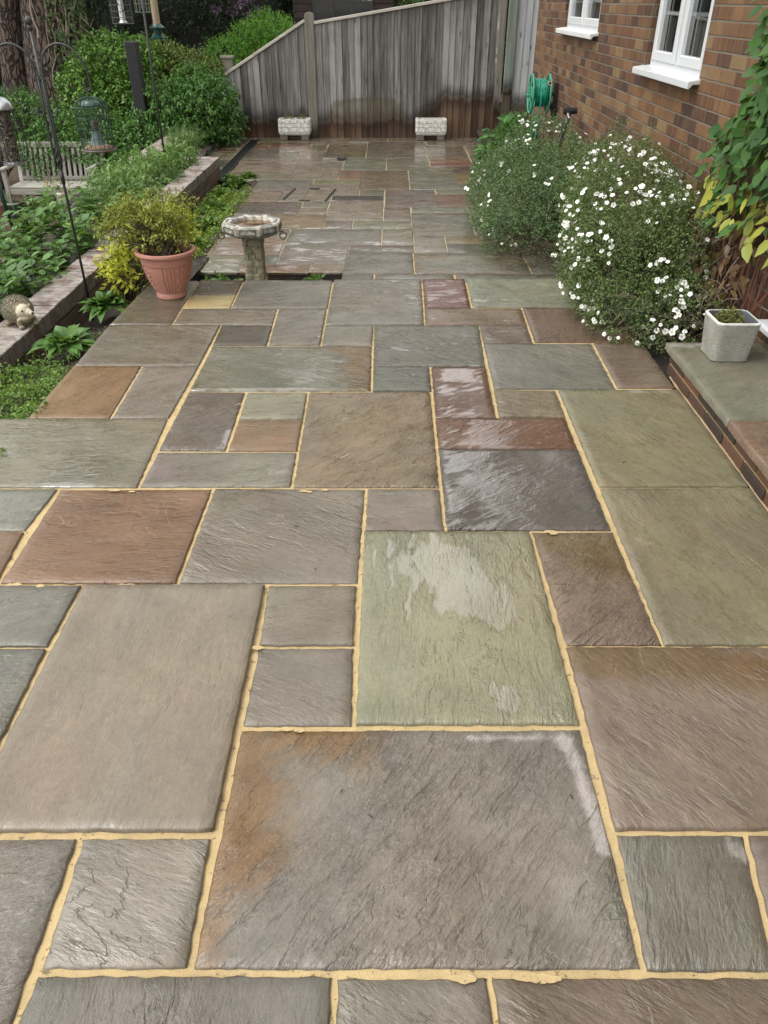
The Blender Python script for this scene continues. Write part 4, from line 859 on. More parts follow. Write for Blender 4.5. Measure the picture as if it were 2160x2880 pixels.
for i in range(NCO):
    u0 = i/NCO; z0 = zb0+(zb1-zb0)*u0; z1 = zb0+(zb1-zb0)*(i+1)/NCO-.005; uu = (i+.5)/NCO
    hw = .063+.042*max(0, 1-uu*1.7)**1.2+(.004 if uu > .9 else 0); 
    m.box(BB.x-hw+.006, BB.x+hw-.006, BB.y-hw+.006, BB.y+hw-.006, z0, z1+.006)
    nb = 3 if i % 2 else 2; off = 0 if i % 2 else .5
    cuts = sorted({-1.0, 1.0, *[(-1+2*(j+off)/2.5+.1) for j in range(3) if -0.9 < -1+2*(j+off)/2.5+.1 < .9]})
    for a, b in zip(cuts[:-1], cuts[1:]):
        g_ = .0025; pr = lambda: random.uniform(.001, .006)
        m.box(BB.x+a*hw+g_, BB.x+b*hw-g_, BB.y-hw-pr(), BB.y-hw+.02, z0, z1, .003); m.box(BB.x+a*hw+g_, BB.x+b*hw-g_, BB.y+hw-.02, BB.y+hw+pr(), z0, z1, .003)
        m.box(BB.x-hw-pr(), BB.x-hw+.02, BB.y+a*hw+g_, BB.y+b*hw-g_, z0, z1, .003); m.box(BB.x+hw-.02, BB.x+hw+pr(), BB.y+a*hw+g_, BB.y+b*hw-g_, z0, z1, .003)
m.build('pedestal', CASTP, t)
RUST = simple('dull_scroll_metal', (.10, .085, .065), .5, .5, var=.3)
for a in (R(-172), R(-92), R(-8), R(90)):
    d = Vector((math.cos(a), math.sin(a), 0)); c0 = BB+d*.205+Vector((0, 0, zt-.07)); P = [c0-d*.03, c0]
    for k in range(15):
        th = R(100-27*k); r = .030*(1-.028*k); P.append(c0+d*(.020+r*math.cos(th))+Vector((0, 0, -.026+r*math.sin(th))))
    m = MB(); m.tube(P, .0042, 8); m.build('scroll_hook', RUST, t, smooth=True)
# ------------------------------------------------------------------ terracotta pot
TERRA = simple('pink_terracotta_plastic', (.42, .20, .155), .48, var=.10, scale=9, bump=.0006)
PP = Vector((-1.415, 4.93, 0)); t = thing('plant_pot', 'large pink terracotta pot with moulded swags standing on the patio edge', 'plant pot', PP)
m = MB(); prof = [(.086, .004), (.094, .004), (.096, .016), (.092, .030), (.090, .036), (.108, .075), (.134, .135), (.146, .185), (.150, .215), (.156, .219), (.158, .225), (.162, .262), (.172, .270), (.184, .274), (.190, .284), (.188, .296), (.178, .300), (.166, .298), (.160, .285), (.152, .240), (.14, .236), (.004, .236)]
m.lathe(prof, PP, 64); 
for k in range(40):                                               # ribs and beaded bands moulded on the side
    a = 2*math.pi*k/40
    sec = k % 10
    if sec in (0, 1, 2, 3): m.tube([PP+Vector((math.cos(a)*r, math.sin(a)*r, z)) for r, z in ((.094, .045), (.112, .08), (.1375, .14), (.1495, .19), (.152, .212))], .004, 6)
for s0 in range(4):
    for q in range(42):
        a = 2*math.pi*(s0*10+5.0)/40+random.uniform(-.13, .13); z = random.uniform(.05, .208); r = np.interp(z, [.036, .075, .135, .185, .215], [.090, .108, .134, .146, .150])
        m.ball(PP+Vector((math.cos(a)*r, math.sin(a)*r, z)), random.uniform(.0045, .008), 7, 5)
m.build('pot', TERRA, t, smooth='auto')
m = MB(); m.lathe([(.158, .245), (.1, .258), (.03, .262), (.001, .262)], PP, 24); m.build('compost', SOIL, t)
# ------------------------------------------------------------------ square pot on the step
def lofted(name, rings, mat):
    q = MB(); n = len(rings[0]); q.add([p for l in rings for p in l], [(i*n+j, i*n+(j+1) % n, (i+1)*n+(j+1) % n, (i+1)*n+j) for i in range(len(rings)-1) for j in range(n)]); return q.build(name, mat, t, smooth='auto')
def stonepot():
    q = NT('ribbed_grey_stoneware'); p = q.obj(); n = q.noise(q.vm('MULTIPLY', p, (1, 1, 7)), 45, 5, .7); b = q.noise(p, 9, 4, .6)
    c = q.mix(q.rng(b, .35, .65, 0, 1), (.27, .265, .22), (.37, .37, .33)); c = q.mix(q.step(n, .52, .64), c, (.17, .165, .13))
    q.bsdf(Base_Color=c, Roughness=.8, Normal=q.bump(q.M('MULTIPLY', n, .006))); return q.m
SPOT = stonepot()
a0 = at_z(2003, 1018, PZ); a1 = at_z(2099, 1018, PZ); sp = Vector(((a0.x+a1.x)/2, a0.y+(a1.x-a0.x)/2, PZ)); hw = (a1.x-a0.x)/2+.008
t = thing('square_planter', 'square rounded grey stoneware pot with a small succulent, on the doorstep', 'plant pot', sp)
def rsq(h, z, r):
    P = []
    for cx, cy, d0 in ((h-r, -h+r, -90), (h-r, h-r, 0), (-h+r, h-r, 90), (-h+r, -h+r, 180)):
        for k in range(6): a = R(d0+18*k); P.append((sp.x+cx+r*math.cos(a), sp.y+cy+r*math.sin(a), PZ+z))
    return P
zt_ = .195; L = [rsq(hw-.008, 0.0, .026), rsq(hw-.001, .006, .028), rsq(hw, .02, .03), rsq(hw+.014, zt_-.008, .032), rsq(hw+.014, zt_-.002, .032), rsq(hw+.011, zt_, .030), rsq(hw+.003, zt_, .028), rsq(hw, zt_-.003, .026), rsq(hw-.006, zt_-.07, .024)]
lofted('pot', L[:4], SPOT)
lofted('rim', L[3:7], simple('pale_worn_rim', (.60, .60, .56), .7))
lofted('inside', L[6:], simple('dark_slate_inside', (.10, .11, .115), .7))
m = MB(); m.add(rsq(hw-.004, zt_-.045, .024), [tuple(range(24))]); m.build('compost', SOIL, t)
V, F = foliage([(sp.x-.01, sp.y+.005, PZ+zt_-.035, .05, .045, .05)], 130, 5, .020, .011, out=1.2, twig=.022, shell=(.8, 1.0)); npmesh('succulent', V, F, leaf_mat('succulent_leaf', (.07, .075, .015), (.23, .24, .06), extra=(.22, .09, .05)), t)
# ------------------------------------------------------------------ hose reel
GREENH = simple('green_reel_plastic', (.05, .27, .17), .42, var=.12, scale=12); HOSE = simple('teal_green_hose', (.006, .25, .155), .3, var=.12, scale=20)
hy, hz, hr = 10.0, .705, .205
t = thing('hose_reel', 'green hose reel wound with teal hose, hung on the brick house wall', 'hose reel', (1.7, hy, hz))
def flange(x):
    m = MB(); n = 40
    for r, w in ((hr-.010, .011), (.075, .009)):
        P = [(x, hy+r*math.cos(2*math.pi*k/n), hz+r*math.sin(2*math.pi*k/n)) for k in range(n+1)]; m.tube(P, w, 8, cap=False)
    V = []
    for k in range(n):
        a = 2*math.pi*k/n
        V += [(x-.004, hy+.07*math.cos(a), hz+.07*math.sin(a)), (x-.004, hy+(hr-.012)*math.cos(a), hz+(hr-.012)*math.sin(a)), (x+.004, hy+.07*math.cos(a), hz+.07*math.sin(a)), (x+.004, hy+(hr-.012)*math.cos(a), hz+(hr-.012)*math.sin(a))]
    F = []
    for k in range(n):
        if k % 8 in (0, 1, 2, 3, 4): a, b = 4*k, 4*((k+1) % n); F += [(a, a+1, b+1, b), (a+2, b+2, b+3, a+3)]
    m.add(V, F)
    for k in range(5): a = 2*math.pi*k/5+.3; m.beam((x, hy+.02*math.cos(a), hz+.02*math.sin(a)), (x, hy+(hr-.012)*math.cos(a), hz+(hr-.012)*math.sin(a)), .012, .02)
    return m.build('flange', GREENH, t, smooth='auto')
flange(1.605); flange(1.80)
m = MB(); n = 40
for lay, r in ((0, .118), (1, .134), (2, .148)):
    for q in range(12-lay):
        x = 1.625+.0142*q+.007*(lay % 2)
        P = [(x+random.uniform(-.003, .003), hy+(r+random.uniform(-.003, .003))*math.cos(2*math.pi*k/n), hz+(r+random.uniform(-.002, .002)-(.012*lay if math.sin(2*math.pi*k/n) < -.3 else 0))*math.sin(2*math.pi*k/n)) for k in range(n)]; P.append(P[0]); m.tube(P, .0078, 7, cap=False)
m.tube([(1.70, hy-.150, hz+.03), (1.702, hy-.158, hz-.08), (1.69, hy-.165, hz-.2), (1.672, hy-.18, hz-.36), (1.67, hy-.2, -.1)], .0085, 8)
m.tube([(1.635, hy-.145, hz-.03), (1.63, hy-.14, hz-.2), (1.622, hy-.15, hz-.35), (1.62, hy-.16, -.1)], .0085, 8)
m.build('hose', HOSE, t, smooth=True)
m = MB(); m.tube([(1.59, hy-.06, hz-.01), (1.545, hy-.06, hz-.01)], .015, 12); m.build('crank_peg', GREENH, t)
m = MB(); m.tube([(1.785, hy-.11, hz+.115), (1.783, hy-.165, hz+.12)], .022, 14); m.build('hose_end', simple('buff_fitting', (.42, .30, .2), .5), t); m = MB(); m.tube([(1.783, hy-.163, hz+.12), (1.783, hy-.167, hz+.12)], .012, 12); m.build('hose_bore', BLACKP, t)
m = MB(); m.tube([(1.60, hy, hz), (1.885, hy, hz)], .02, 12); m.box(1.87, 1.898, hy-.06, hy+.06, hz-.25, hz+.12, .006); m.beam((1.88, hy, hz-.22), (1.81, hy, hz-.02), .03, .03); m.build('wall_bracket', IRON, t)
# ------------------------------------------------------------------ T-handled garden tool leaning behind the flowers
h0 = at_x(1580, 312, 1.72); Yt = 8.6; pa, pb, pc, pd = at_y(1585, 313, Yt), at_y(1622, 311, Yt), at_y(1603, 313, Yt), at_y(1576, 395, Yt-.1)
t = thing('garden_tool', 'black T-handled garden tool leaning up out of the white flowers by the wall', 'garden tool', (pd.x, pd.y, 0))
m = MB(); m.tube([pa, pb], .030, 14); m.build('handle', BLACKP, t, smooth='auto'); m = MB(); e = pd+(pd-pc)*1.3; m.tube([pc, pd, e], .026, 12); m.build('shaft', BLACKP, t, smooth='auto')
m = MB(); m.tube([pc+(pd-pc)*.10+Vector((-.02, -.03, .01)), pc+(pd-pc)*.22+Vector((.01, -.034, 0))], .012, 8); m.build('ferrule', simple('bright_metal', (.6, .6, .6), .25, 1.0), t)
# ------------------------------------------------------------------ bird feeders
POLE = simple('dark_pole_metal', (.05, .052, .05), .42, .4, var=.25, scale=60); CAGE = simple('green_cage_wire', (.022, .06, .042), .4, .2); CAGEB = simple('black_cage_wire', (.02, .022, .022), .4, .3)
GALV = simple('silver_feeder_metal', (.48, .50, .52), .28, .8, var=.2, scale=30)
def seedmat(name, cols, sc=90):
    q = NT(name); p = q.obj(); v = q.nd('TexVoronoi', {'Vector': p, 'Scale': float(sc)}); c = q.ramp(q.xyz(v.outputs['Color'])[0], [(0, cols[0]), (.5, cols[1]), (1, cols[2])])
    q.bsdf(Base_Color=c, Roughness=.6, Normal=q.bump(v.outputs['Distance'], -.006)); return q.m
SEED = seedmat('sunflower_seed', [(.012, .010, .009), (.06, .045, .035), (.22, .18, .14)]); NYJER = seedmat('pale_seed', [(.30, .23, .14), (.38, .30, .19), (.46, .37, .25)], 190); PNUT = seedmat('peanut', [(.10, .06, .035), (.22, .14, .08), (.35, .25, .17)], 70)
FYP = 5.25; fp = thing('feeder_stand', 'dark feeder stand with two curved arms and a ball finial, beside the brick wall', 'feeder stand', (-2.095, FYP, -.2))
px_ = -2.092
m = MB(); m.tube([(px_, FYP, -.28), (px_, FYP, 1.48)], .0085, 10); m.build('pole', POLE, fp, smooth=True)
m = MB(); m.ball((px_, FYP, 1.50), .021, 14, 10, 1, 1, 1.15); m.tube([(px_, FYP, 1.455), (px_, FYP, 1.48)], .013, 10); m.build('finial', POLE, fp, smooth=True)
def arm(s):
    P = [(.018, .72), (.020, 1.0), (.022, 1.20), (.026, 1.28), (.055, 1.345), (.11, 1.382), (.175, 1.385), (.24, 1.345), (.28, 1.27), (.296, 1.19), (.29, 1.155), (.272, 1.148), (.257, 1.165), (.256, 1.195)]
    m = MB(); Q = []
    for i in range(len(P)-1):
        for k in range(4):
            tt = k/4; p0, p1, p2, p3 = [P[max(0, min(len(P)-1, i+j))] for j in (-1, 0, 1, 2)]
            Q.append(tuple(.5*((2*p1[c])+(-p0[c]+p2[c])*tt+(2*p0[c]-5*p1[c]+4*p2[c]-p3[c])*tt**2+(-p0[c]+3*p1[c]-3*p2[c]+p3[c])*tt**3) for c in (0, 1)))
    m.tube([(px_+s*x, FYP-.012, z) for x, z in Q], .0065, 8); m.build('arm', POLE, fp, smooth=True)
    m = MB(); m.tube([(px_+s*x, FYP-.014, z) for x, z in ((.012, 1.22), (.014, 1.06), (.020, 1.025), (.035, 1.008), (.052, 1.012), (.060, 1.03), (.060, 1.055))], .006, 8); m.build('hook', POLE, fp, smooth=True)
arm(1); arm(-1)
m = MB()
for q in range(4): m.tube([(px_+.022*math.sin(math.pi*k/12)*math.cos(q*math.pi/2+k*.4), FYP+.022*math.sin(math.pi*k/12)*math.sin(q*math.pi/2+k*.4), .70+.15*k/12) for k in range(13)], .005, 6)
m.tube([(px_, FYP, .62), (px_, FYP, .70)], .013, 10); m.build('twisted_basket', POLE, fp, smooth=True)
m = MB(); m.tube([(px_, FYP, 1.205), (px_, FYP, 1.225)], .016, 10); m.box(px_-.03, px_+.03, FYP-.02, FYP+.005, 1.205, 1.212); m.build('collar', POLE, fp)
def cage(parent, c, r, z0, z1, nv, nh, mat, dome=0.0, wr=.0016, name='cage', bot=True):
    m = MB()
    for k in range(nv):
        a = 2*math.pi*k/nv; P = [(c[0]+r*math.cos(a), c[1]+r*math.sin(a), z0), (c[0]+r*math.cos(a), c[1]+r*math.sin(a), z1)]
        for q in range(1, 7):
            if dome: th = q/6*math.pi/2; P.append((c[0]+r*math.cos(th)*math.cos(a), c[1]+r*math.cos(th)*math.sin(a), z1+dome*math.sin(th)))
        m.tube(P, wr, 5, cap=False)
    for i in range(nh):
        z = z0+(z1-z0)*i/max(1, nh-1); m.tube([(c[0]+r*math.cos(2*math.pi*k/28), c[1]+r*math.sin(2*math.pi*k/28), z) for k in range(29)], wr*1.15, 5, cap=False)
    return m.build(name, mat, parent)
# caged tray feeder on the right-hand arm
fb = (px_+.273, FYP-.012); t = thing('bird_feeder', 'green domed cage feeder with a round seed tray, on the right arm of the stand', 'bird feeder', (fb[0], fb[1], .82), 'bird feeders')
cage(t, fb, .096, .835, 1.06, 22, 5, CAGE, .055, .0019)
m = MB(); m.lathe([(.105, .0), (.108, .006), (.104, .012), (.08, .016), (.02, .02)], (*fb, .818), 32); m.build('tray', simple('brown_tray', (.10, .065, .05), .5), t, smooth='auto')
m = MB(); m.lathe([(.085, .016), (.07, .03), (.05, .036), (.04, .036)], (*fb, .818), 24); m.build('seed', PNUT, t)
m = MB(); m.lathe([(.050, .85), (.030, .895), (.027, .92), (.027, .93)], (*fb, 0), 24); m.build('base_cone', simple('grey_green_plastic', (.11, .17, .165), .4), t, smooth='auto')
m = MB(); m.lathe([(.025, .93), (.025, .98), (.022, .985)], (*fb, 0), 18); m.build('seed_column', SEED, t, smooth='auto')
tb_ = NT('clear_tube'); g1 = tb_.nd('BsdfTransparent', {'Color': (.92, .95, .93)}); g2 = tb_.nd('BsdfGlossy', {'Roughness': .05}); mx = tb_.nd('MixShader', {0: .07, 1: g1.outputs[0], 2: g2.outputs[0]}); tb_.t.links.new(mx.outputs[0], tb_.out.inputs[0]); CLEAR = tb_.m
m = MB(); m.lathe([(.027, .93), (.027, 1.07)], (*fb, 0), 20, closed=True); m.build('clear_tube', CLEAR, t, smooth=True)
m = MB(); m.lathe([(.058, 1.062), (.056, 1.075), (.043, 1.093), (.02, 1.103), (.001, 1.105)], (*fb, 0), 24); m.build('cap', simple('dark_green_cap', (.05, .11, .09), .25), t, smooth=True)
m = MB(); m.tube([(fb[0], fb[1], 1.10), (fb[0], fb[1], 1.155)], .002, 6); m.build('hanger', POLE, t)
fa = (px_-.285, FYP-.012); t = thing('bird_feeder', 'silver-topped caged feeder of dark seed on the left arm of the stand', 'bird feeder', (fa[0], fa[1], .75), 'bird feeders')
m = MB(); m.lathe([(.078, 1.045), (.076, 1.055), (.064, 1.085), (.042, 1.108), (.016, 1.118), (.001, 1.12)], (*fa, 0), 28); m.build('lid', GALV, t, smooth=True)
m = MB(); m.lathe([(.047, .755), (.047, 1.05)], (*fa, 0), 24); m.build('seed_column', SEED, t, smooth='auto')
m = MB(); m.lathe([(.058, .735), (.06, .742), (.058, .755), (.04, .758)], (*fa, 0), 24); m.build('base', GALV, t, smooth='auto')
m = MB()
for k in range(18):
    a = 2*math.pi*k/18; m.tube([(fa[0]+r*math.cos(a), fa[1]+r*math.sin(a), z) for r, z in ((.07, 1.06), (.086, 1.03), (.102, .97), (.108, .90), (.106, .83), (.098, .78), (.085, .758), (.05, .75))], .0017, 5, cap=False)
for r, z in ((.09, 1.02), (.106, .94), (.106, .83), (.09, .765)): m.tube([(fa[0]+r*math.cos(2*math.pi*k/28), fa[1]+r*math.sin(2*math.pi*k/28), z) for k in range(29)], .0018, 5, cap=False)
m.build('cage', CAGEB, t); m = MB(); m.tube([(fa[0], fa[1], 1.115), (fa[0]+.003, fa[1], 1.16)], .002, 6); m.build('hanger', POLE, t)
# second stand
s2 = thing('feeder_stand', 'tall thin feeder pole standing in the raised bed with feeders hung near its top', 'feeder stand', (-2.566, 9.5, -.2))
m = MB(); m.tube([(-2.566, 9.5, -.3), (-2.566, 9.5, 2.25)], .0115, 10); m.build('pole', POLE, s2, smooth=True)
H2 = {'a': (-2.87, 9.75), 'b': (-2.69, 9.95), 'c': (-2.50, 9.7)}
for k, (x, y) in H2.items(): m = MB(); m.tube([(-2.566, 9.5, 2.1), (-2.566*.6+x*.4, 9.5*.6+y*.4, 2.22), (x, y, 2.18), (x, y, 2.08)], .007, 8); m.build('arm', POLE, s2, smooth=True)
t = thing('bird_feeder', 'dark square-mesh cage feeder round a silver tube, left of the tall pole', 'bird feeder', (*H2['a'], 1.4), 'bird feeders')
c_ = H2['a']; cage(t, c_, .110, 1.39, 2.0, 16, 12, simple('grey_cage_wire', (.09, .095, .095), .45, .3), .0, .0022)
def perf():
    q = NT('perforated_silver'); p = q.obj(); x, y, z = q.xyz(p); v = q.nd('TexVoronoi', {'Vector': q.vm('MULTIPLY', p, (1, 1, .8)), 'Scale': 38.}); q.bsdf(Base_Color=q.mix(q.step(v.outputs['Distance'], .36, .44), (.012, .012, .012), (.55, .56, .56)), Roughness=.35, Metallic=.4); return q.m
m = MB(); m.lathe([(.032, 1.415), (.030, 1.43), (.027, 1.98)], (*c_, 0), 20); m.build('tube', perf(), t, smooth='auto'); m = MB(); m.lathe([(.046, 1.388), (.048, 1.398), (.034, 1.418)], (*c_, 0), 20); m.build('base', GALV, t, smooth='auto'); m = MB(); m.tube([(*c_, 2.0), (*c_, 2.1)], .003, 6); m.build('hanger', POLE, t)
t = thing('bird_feeder', 'pale green wire cage feeder partly hidden behind the tall pole', 'bird feeder', (*H2['b'], 1.48), 'bird feeders')
c_ = H2['b']; cage(t, c_, .085, 1.49, 1.95, 14, 7, simple('pale_green_wire', (.20, .24, .17), .45), .05, .0025); m = MB(); m.tube([(*c_, 1.99), (*c_, 2.1)], .003, 6); m.build('hanger', POLE, t)
m = MB(); m.lathe([(.024, 1.52), (.024, 1.9)], (*c_, 0), 14); m.build('fat_balls', seedmat('suet', [(.04, .035, .03), (.07, .06, .05), (.1, .09, .07)], 60), t)
t = thing('bird_feeder', 'tube feeder of pale seed with a dark green flared base, right of the tall pole', 'bird feeder', (*H2['c'], 1.25), 'bird feeders')
c_ = H2['c']; m = MB(); m.lathe([(.037, 1.385), (.037, 2.0)], (*c_, 0), 20); m.build('seed_tube', NYJER, t, smooth='auto')
m = MB(); m.lathe([(.045, 1.39), (.050, 1.378), (.082, 1.357), (.080, 1.348), (.046, 1.340), (.042, 1.29), (.050, 1.282), (.086, 1.262), (.085, 1.252), (.02, 1.246)], (*c_, 0), 28); m.build('base', simple('bottle_green_plastic', (.012, .05, .045), .25), t, smooth='auto')
m = MB(); m.tube([(*c_, 2.0), (*c_, 2.1)], .003, 6); m.build('hanger', POLE, t)
# black post
m = MB(); m.box(-3.70, -3.54, 12.45, 12.61, GZ, 1.12, .01); o = m.build('stub_post', simple('black_tarred_wood', (.012, .012, .014), .6, bump=.004), None); tag(o, 'square black post standing up out of the green shrubs', 'post')
# ------------------------------------------------------------------ bench and pots in the lower garden
bx0, bx1, byf, byb, sz = -5.31, -4.07, 11.25, 11.75, -.545
t = thing('garden_bench', 'weathered grey slatted garden bench in the lower garden, overgrown behind', 'bench', (-4.7, 11.5, GZ))
for x in (bx0, bx1-.055):
    m = MB(); m.box(x, x+.055, byf, byf+.055, GZ, -.33, .004); m.build('leg', BENCHV, t)
    m = MB(); m.beam((x+.0275, byb+.03, GZ), (x+.0275, byb+.03, sz), .055, .055, .004); m.beam((x+.0275, byb+.03, sz-.03), (x+.0275, byb+.15, -.07), .055, .05, .004); m.build('leg', BENCHV, t)
    m = MB(); m.box(x-.01, x+.065, byf-.04, byb+.08, -.335, -.30, .008); m.build('armrest', BENCHW, t)
for k in range(5): y = byf+.01+k*.095; m = MB(); m.box(bx0+.05, bx1-.05, y, y+.08, sz-.02, sz, .004); m.build('seat_slat', BENCHW, t)
m = MB(); m.box(bx0+.05, bx1-.05, byf+.01, byf+.04, sz-.10, sz-.025, .004); m.build('apron', BENCHW, t)
n = 14
for k in range(n): x = bx0+.10+k*(bx1-bx0-.2-.045)/(n-1); m = MB(); m.obox((x+.022, byb+.085, sz+.21), (1, 0, 0), (0, .97, -.24), (0, .24, .97), .022, .009, .225, .003); m.build('back_slat', BENCHV, t)
m = MB(); m.box(bx0+.05, bx1-.05, byb+.115, byb+.16, -.135, -.065, .006); m.build('top_rail', BENCHW, t); m = MB(); m.box(bx0+.05, bx1-.05, byb+.02, byb+.055, sz+.005, sz+.05, .004); m.build('bottom_rail', BENCHW, t)
def pot(label, pxc, pyb, pw, ph, col, mat=None, name='plant_pot', rings=0, rim=None, grow=None):
    b = at_z(pxc, pyb, GZ); w = (Vector((b.x, b.y, b.z))-Vector((0, 0, CAMH))).dot(Vector((0, math.cos(PITCH), -math.sin(PITCH)))); r = pw/2/FPX*w; h = ph/FPX*w/.84
    b.y += r*.7; t = thing(name, label, 'plant pot', b, 'small pots in front of the bench'); m = MB()
    prof = [(r*.72, 0), (r*.74, .004)]+[(r*(.74+.22*k/8)+(.006 if rings and k % 2 else 0), h*.86*k/8+.004) for k in range(1, 8)]+[(r*.97, h*.86), (r*1.02, h*.88), (r*1.02, h*.98), (r*.98, h), (r*.90, h), (r*.88, h*.9), (.001, h*.88)]
    m.lathe(prof, b, 28); m.build('pot', mat or simple('glaze_'+name+str(int(pxc)), col, .4, var=.2, bump=.001), t, smooth='auto')
    if rim: m = MB(); m.lathe([(r*.95, h+.001), (r*1.03, h*.985), (r*1.03, h*.90)], b, 28, closed=True); m.build('rim', simple('pale_pot_rim', rim, .5), t, smooth=True)
    if grow:
        L_, W_, n_, mt, hh = grow; V, F = foliage([(b.x, b.y, b.z+h*1.0, r*.7, r*.7, hh)], n_, 5, L_, W_, up=.9, twig=hh*.7, droop=.25); npmesh('plant', V, F, mt, t)
    return t
LG = leaf_mat('mid_green_leaf', (.03, .075, .014), (.12, .23, .045)); LGD = leaf_mat('deep_green_leaf', (.014, .045, .014), (.06, .14, .04)); LGL = leaf_mat('light_green_leaf', (.07, .15, .025), (.22, .36, .08))
pot('small dull green glazed pot with a cream rim and grassy tuft, by the bench leg', 40, 614, 40, 34, (.05, .085, .07), rim=(.42, .42, .33), grow=(.10, .006, 60, LG, .10))
pot('small black plastic pot of leggy seedlings between the green and the cream pots', 78, 612, 30, 30, (.015, .015, .017), grow=(.04, .018, 26, LG, .14))
pot('cream ringed pot with a mossy mound in front of the bench', 133, 606, 54, 44, (.34, .32, .24), rings=1, grow=(.022, .01, 60, leaf_mat('moss_leaf', (.06, .06, .03), (.17, .15, .08)), .05))
pot('white glazed pot with grey foliage under the bench, rightmost of the small pots', 191, 612, 56, 56, (.46, .48, .45), rim=(.5, .54, .50), grow=(.045, .016, 30, leaf_mat('grey_leaf', (.12, .16, .13), (.28, .33, .28)), .07))
pot('pinkish brown pot cut off at the left edge of the lower garden', 2, 622, 32, 36, (.20, .125, .105))
# garden chair, only a leg in view
CH = simple('dark_green_chair', (.008, .05, .035), .35); cl = at_z(36, 641, GZ); top = at_y(-6, 505, cl.y-.1)
t = thing('garden_chair', 'dark green plastic garden chair, only one splayed leg showing at the left edge', 'chair', (cl.x-.3, cl.y-.3, GZ))
def leg(a, b):
    m = MB(); m.tube([a, a*.5+b*.5, b], [.022, .027, .036], 10); m.build('leg', CH, t, smooth=True)
sx, sy = top.x-.02, cl.y-.10
for dx, dy in ((0, 0), (-.48, 0), (0, -.46), (-.48, -.46)): leg(Vector((cl.x+dx*1.15, cl.y+dy*1.15, GZ)), Vector((sx+dx, sy+dy, top.z)))
m = MB(); m.box(sx-.50, sx+.02, sy-.48, sy+.02, top.z, top.z+.03, .012); m.build('seat', CH, t); m = MB(); m.box(sx-.50, sx+.02, sy-.50, sy-.47, top.z+.03, top.z+.42, .012); m.build('backrest', CH, t)
# ------------------------------------------------------------------ hedgehog ornament
hb = at_z(54, 921, -.03); hb.y += .055
t = thing('hedgehog_ornament', 'stone hedgehog ornament with a cream face sitting on the brick wall', 'ornament', hb)
bm_ = MB(); c0 = Vector((hb.x, hb.y, hb.z)); fd = Vector((.80, -.60, 0)); sd_ = Vector((.60, .80, 0)); Z = Vector((0, 0, 1))
def blob(f, s, z, r, sx=1, sy=1, sz=1, n=16): p = c0+fd*f+sd_*s+Z*z; bm_.ball(p, r, n, 10, sx, sy, sz)
blob(-.015, 0, .086, .086, 1, 1, .95, 24); blob(.050, -.010, .098, .044, 1.0, 1, .92); blob(.080, .006, .090, .027, 1, 1, .85); blob(.103, .014, .085, .015)
blob(.035, 0, .055, .055, 1.05, .9, .9)
for s in (-.045, .048): blob(.055, s, .030, .018, .9, .9, 1.7); blob(.072, s, .010, .017, 1, 1.3, .65)
for s in (-.055, .06): blob(-.05, s, .012, .02, 1.2, 1.3, .7)
for s in (-.046, .040): blob(.050, s, .118, .011, 1, .8, 1)
def hogmat():
    q = NT('hedgehog_body'); p = q.obj(); x, y, z = q.xyz(p); ff = q.M('ADD', q.M('MULTIPLY', x, fd.x), q.M('MULTIPLY', y, fd.y))
    n = q.noise(p, 60, 5, .7); face = q.step(q.M('ADD', ff, q.M('MULTIPLY', q.M('SUBTRACT', n, .5), .02)), .050, .062); hi = q.step(z, hb.z*0+.045, .060)
    c = q.mix(q.rng(n, .3, .7, 0, 1), (.13, .11, .065), (.32, .28, .18)); c = q.mix(q.M('MULTIPLY', face, hi), c, (.66, .60, .46)); q.bsdf(Base_Color=c, Roughness=.7, Normal=q.bump(n, .006)); return q.m
o = bm_.build('body', hogmat(), t, smooth=True); md = o.modifiers.new('merge', 'REMESH'); md.mode = 'VOXEL'; md.voxel_size = .0035; md.use_smooth_shade = True
m = MB(); k = 0
bc = c0+fd*-.015+Z*.085
for i in range(1700):
    d = Vector(rdir(1)[0]); 
    if d.z < -.45 or (d.dot(fd) > .62 and d.z < .60): continue
    p = bc+Vector((d.x*.084, d.y*.084, d.z*.080)); tip = p+d*.011+Z*.001-fd*.006; u = d.orthogonal().normalized(); w = d.cross(u); r = .0030
    m.add([p+u*r, p+(u*-.5+w*.87)*r, p+(u*-.5-w*.87)*r, tip], [(0, 1, 3), (1, 2, 3), (2, 0, 3)])
sp_ = NT('hedgehog_spines'); sp_.bsdf(Base_Color=sp_.ramp(sp_.island(), [(0, (.07, .06, .045)), (.5, (.16, .145, .11)), (1, (.30, .28, .22))]), Roughness=.8); m.build('spines', sp_.m, t)
for s, f in ((-.027, .086), (.030, .080)): m = MB(); m.ball(c0+fd*f+sd_*s+Z*.106, .0065, 10, 8); m.build('eye', BLACKP, t, smooth=True)
m = MB(); m.ball(c0+fd*.117+sd_*.016+Z*.088, .0075, 10, 8); m.build('nose', BLACKP, t, smooth=True)
# ------------------------------------------------------------------ plants
TWIG = simple('brown_twig', (.075, .05, .032), .85, var=.35, scale=30); TWIGG = simple('grey_dead_twig', (.17, .14, .11), .85, var=.35, scale=30); REDT = simple('reddish_stem', (.13, .05, .035), .8, var=.35)
def shrub(name, label, cat, loc, parts, stems=None, group=None, sname='stems', smat=None):
    t = thing(name, label, cat, loc, group); Vs, Fs = [], []
    for (V, F, m, nm) in parts: npmesh(nm, V, F, m, t)
    if stems:
        m = MB()
        for (base, pts, r) in stems: twigs_mb(m, base, pts, r)
        m.build(sname, smat or TWIG, t)
    return t
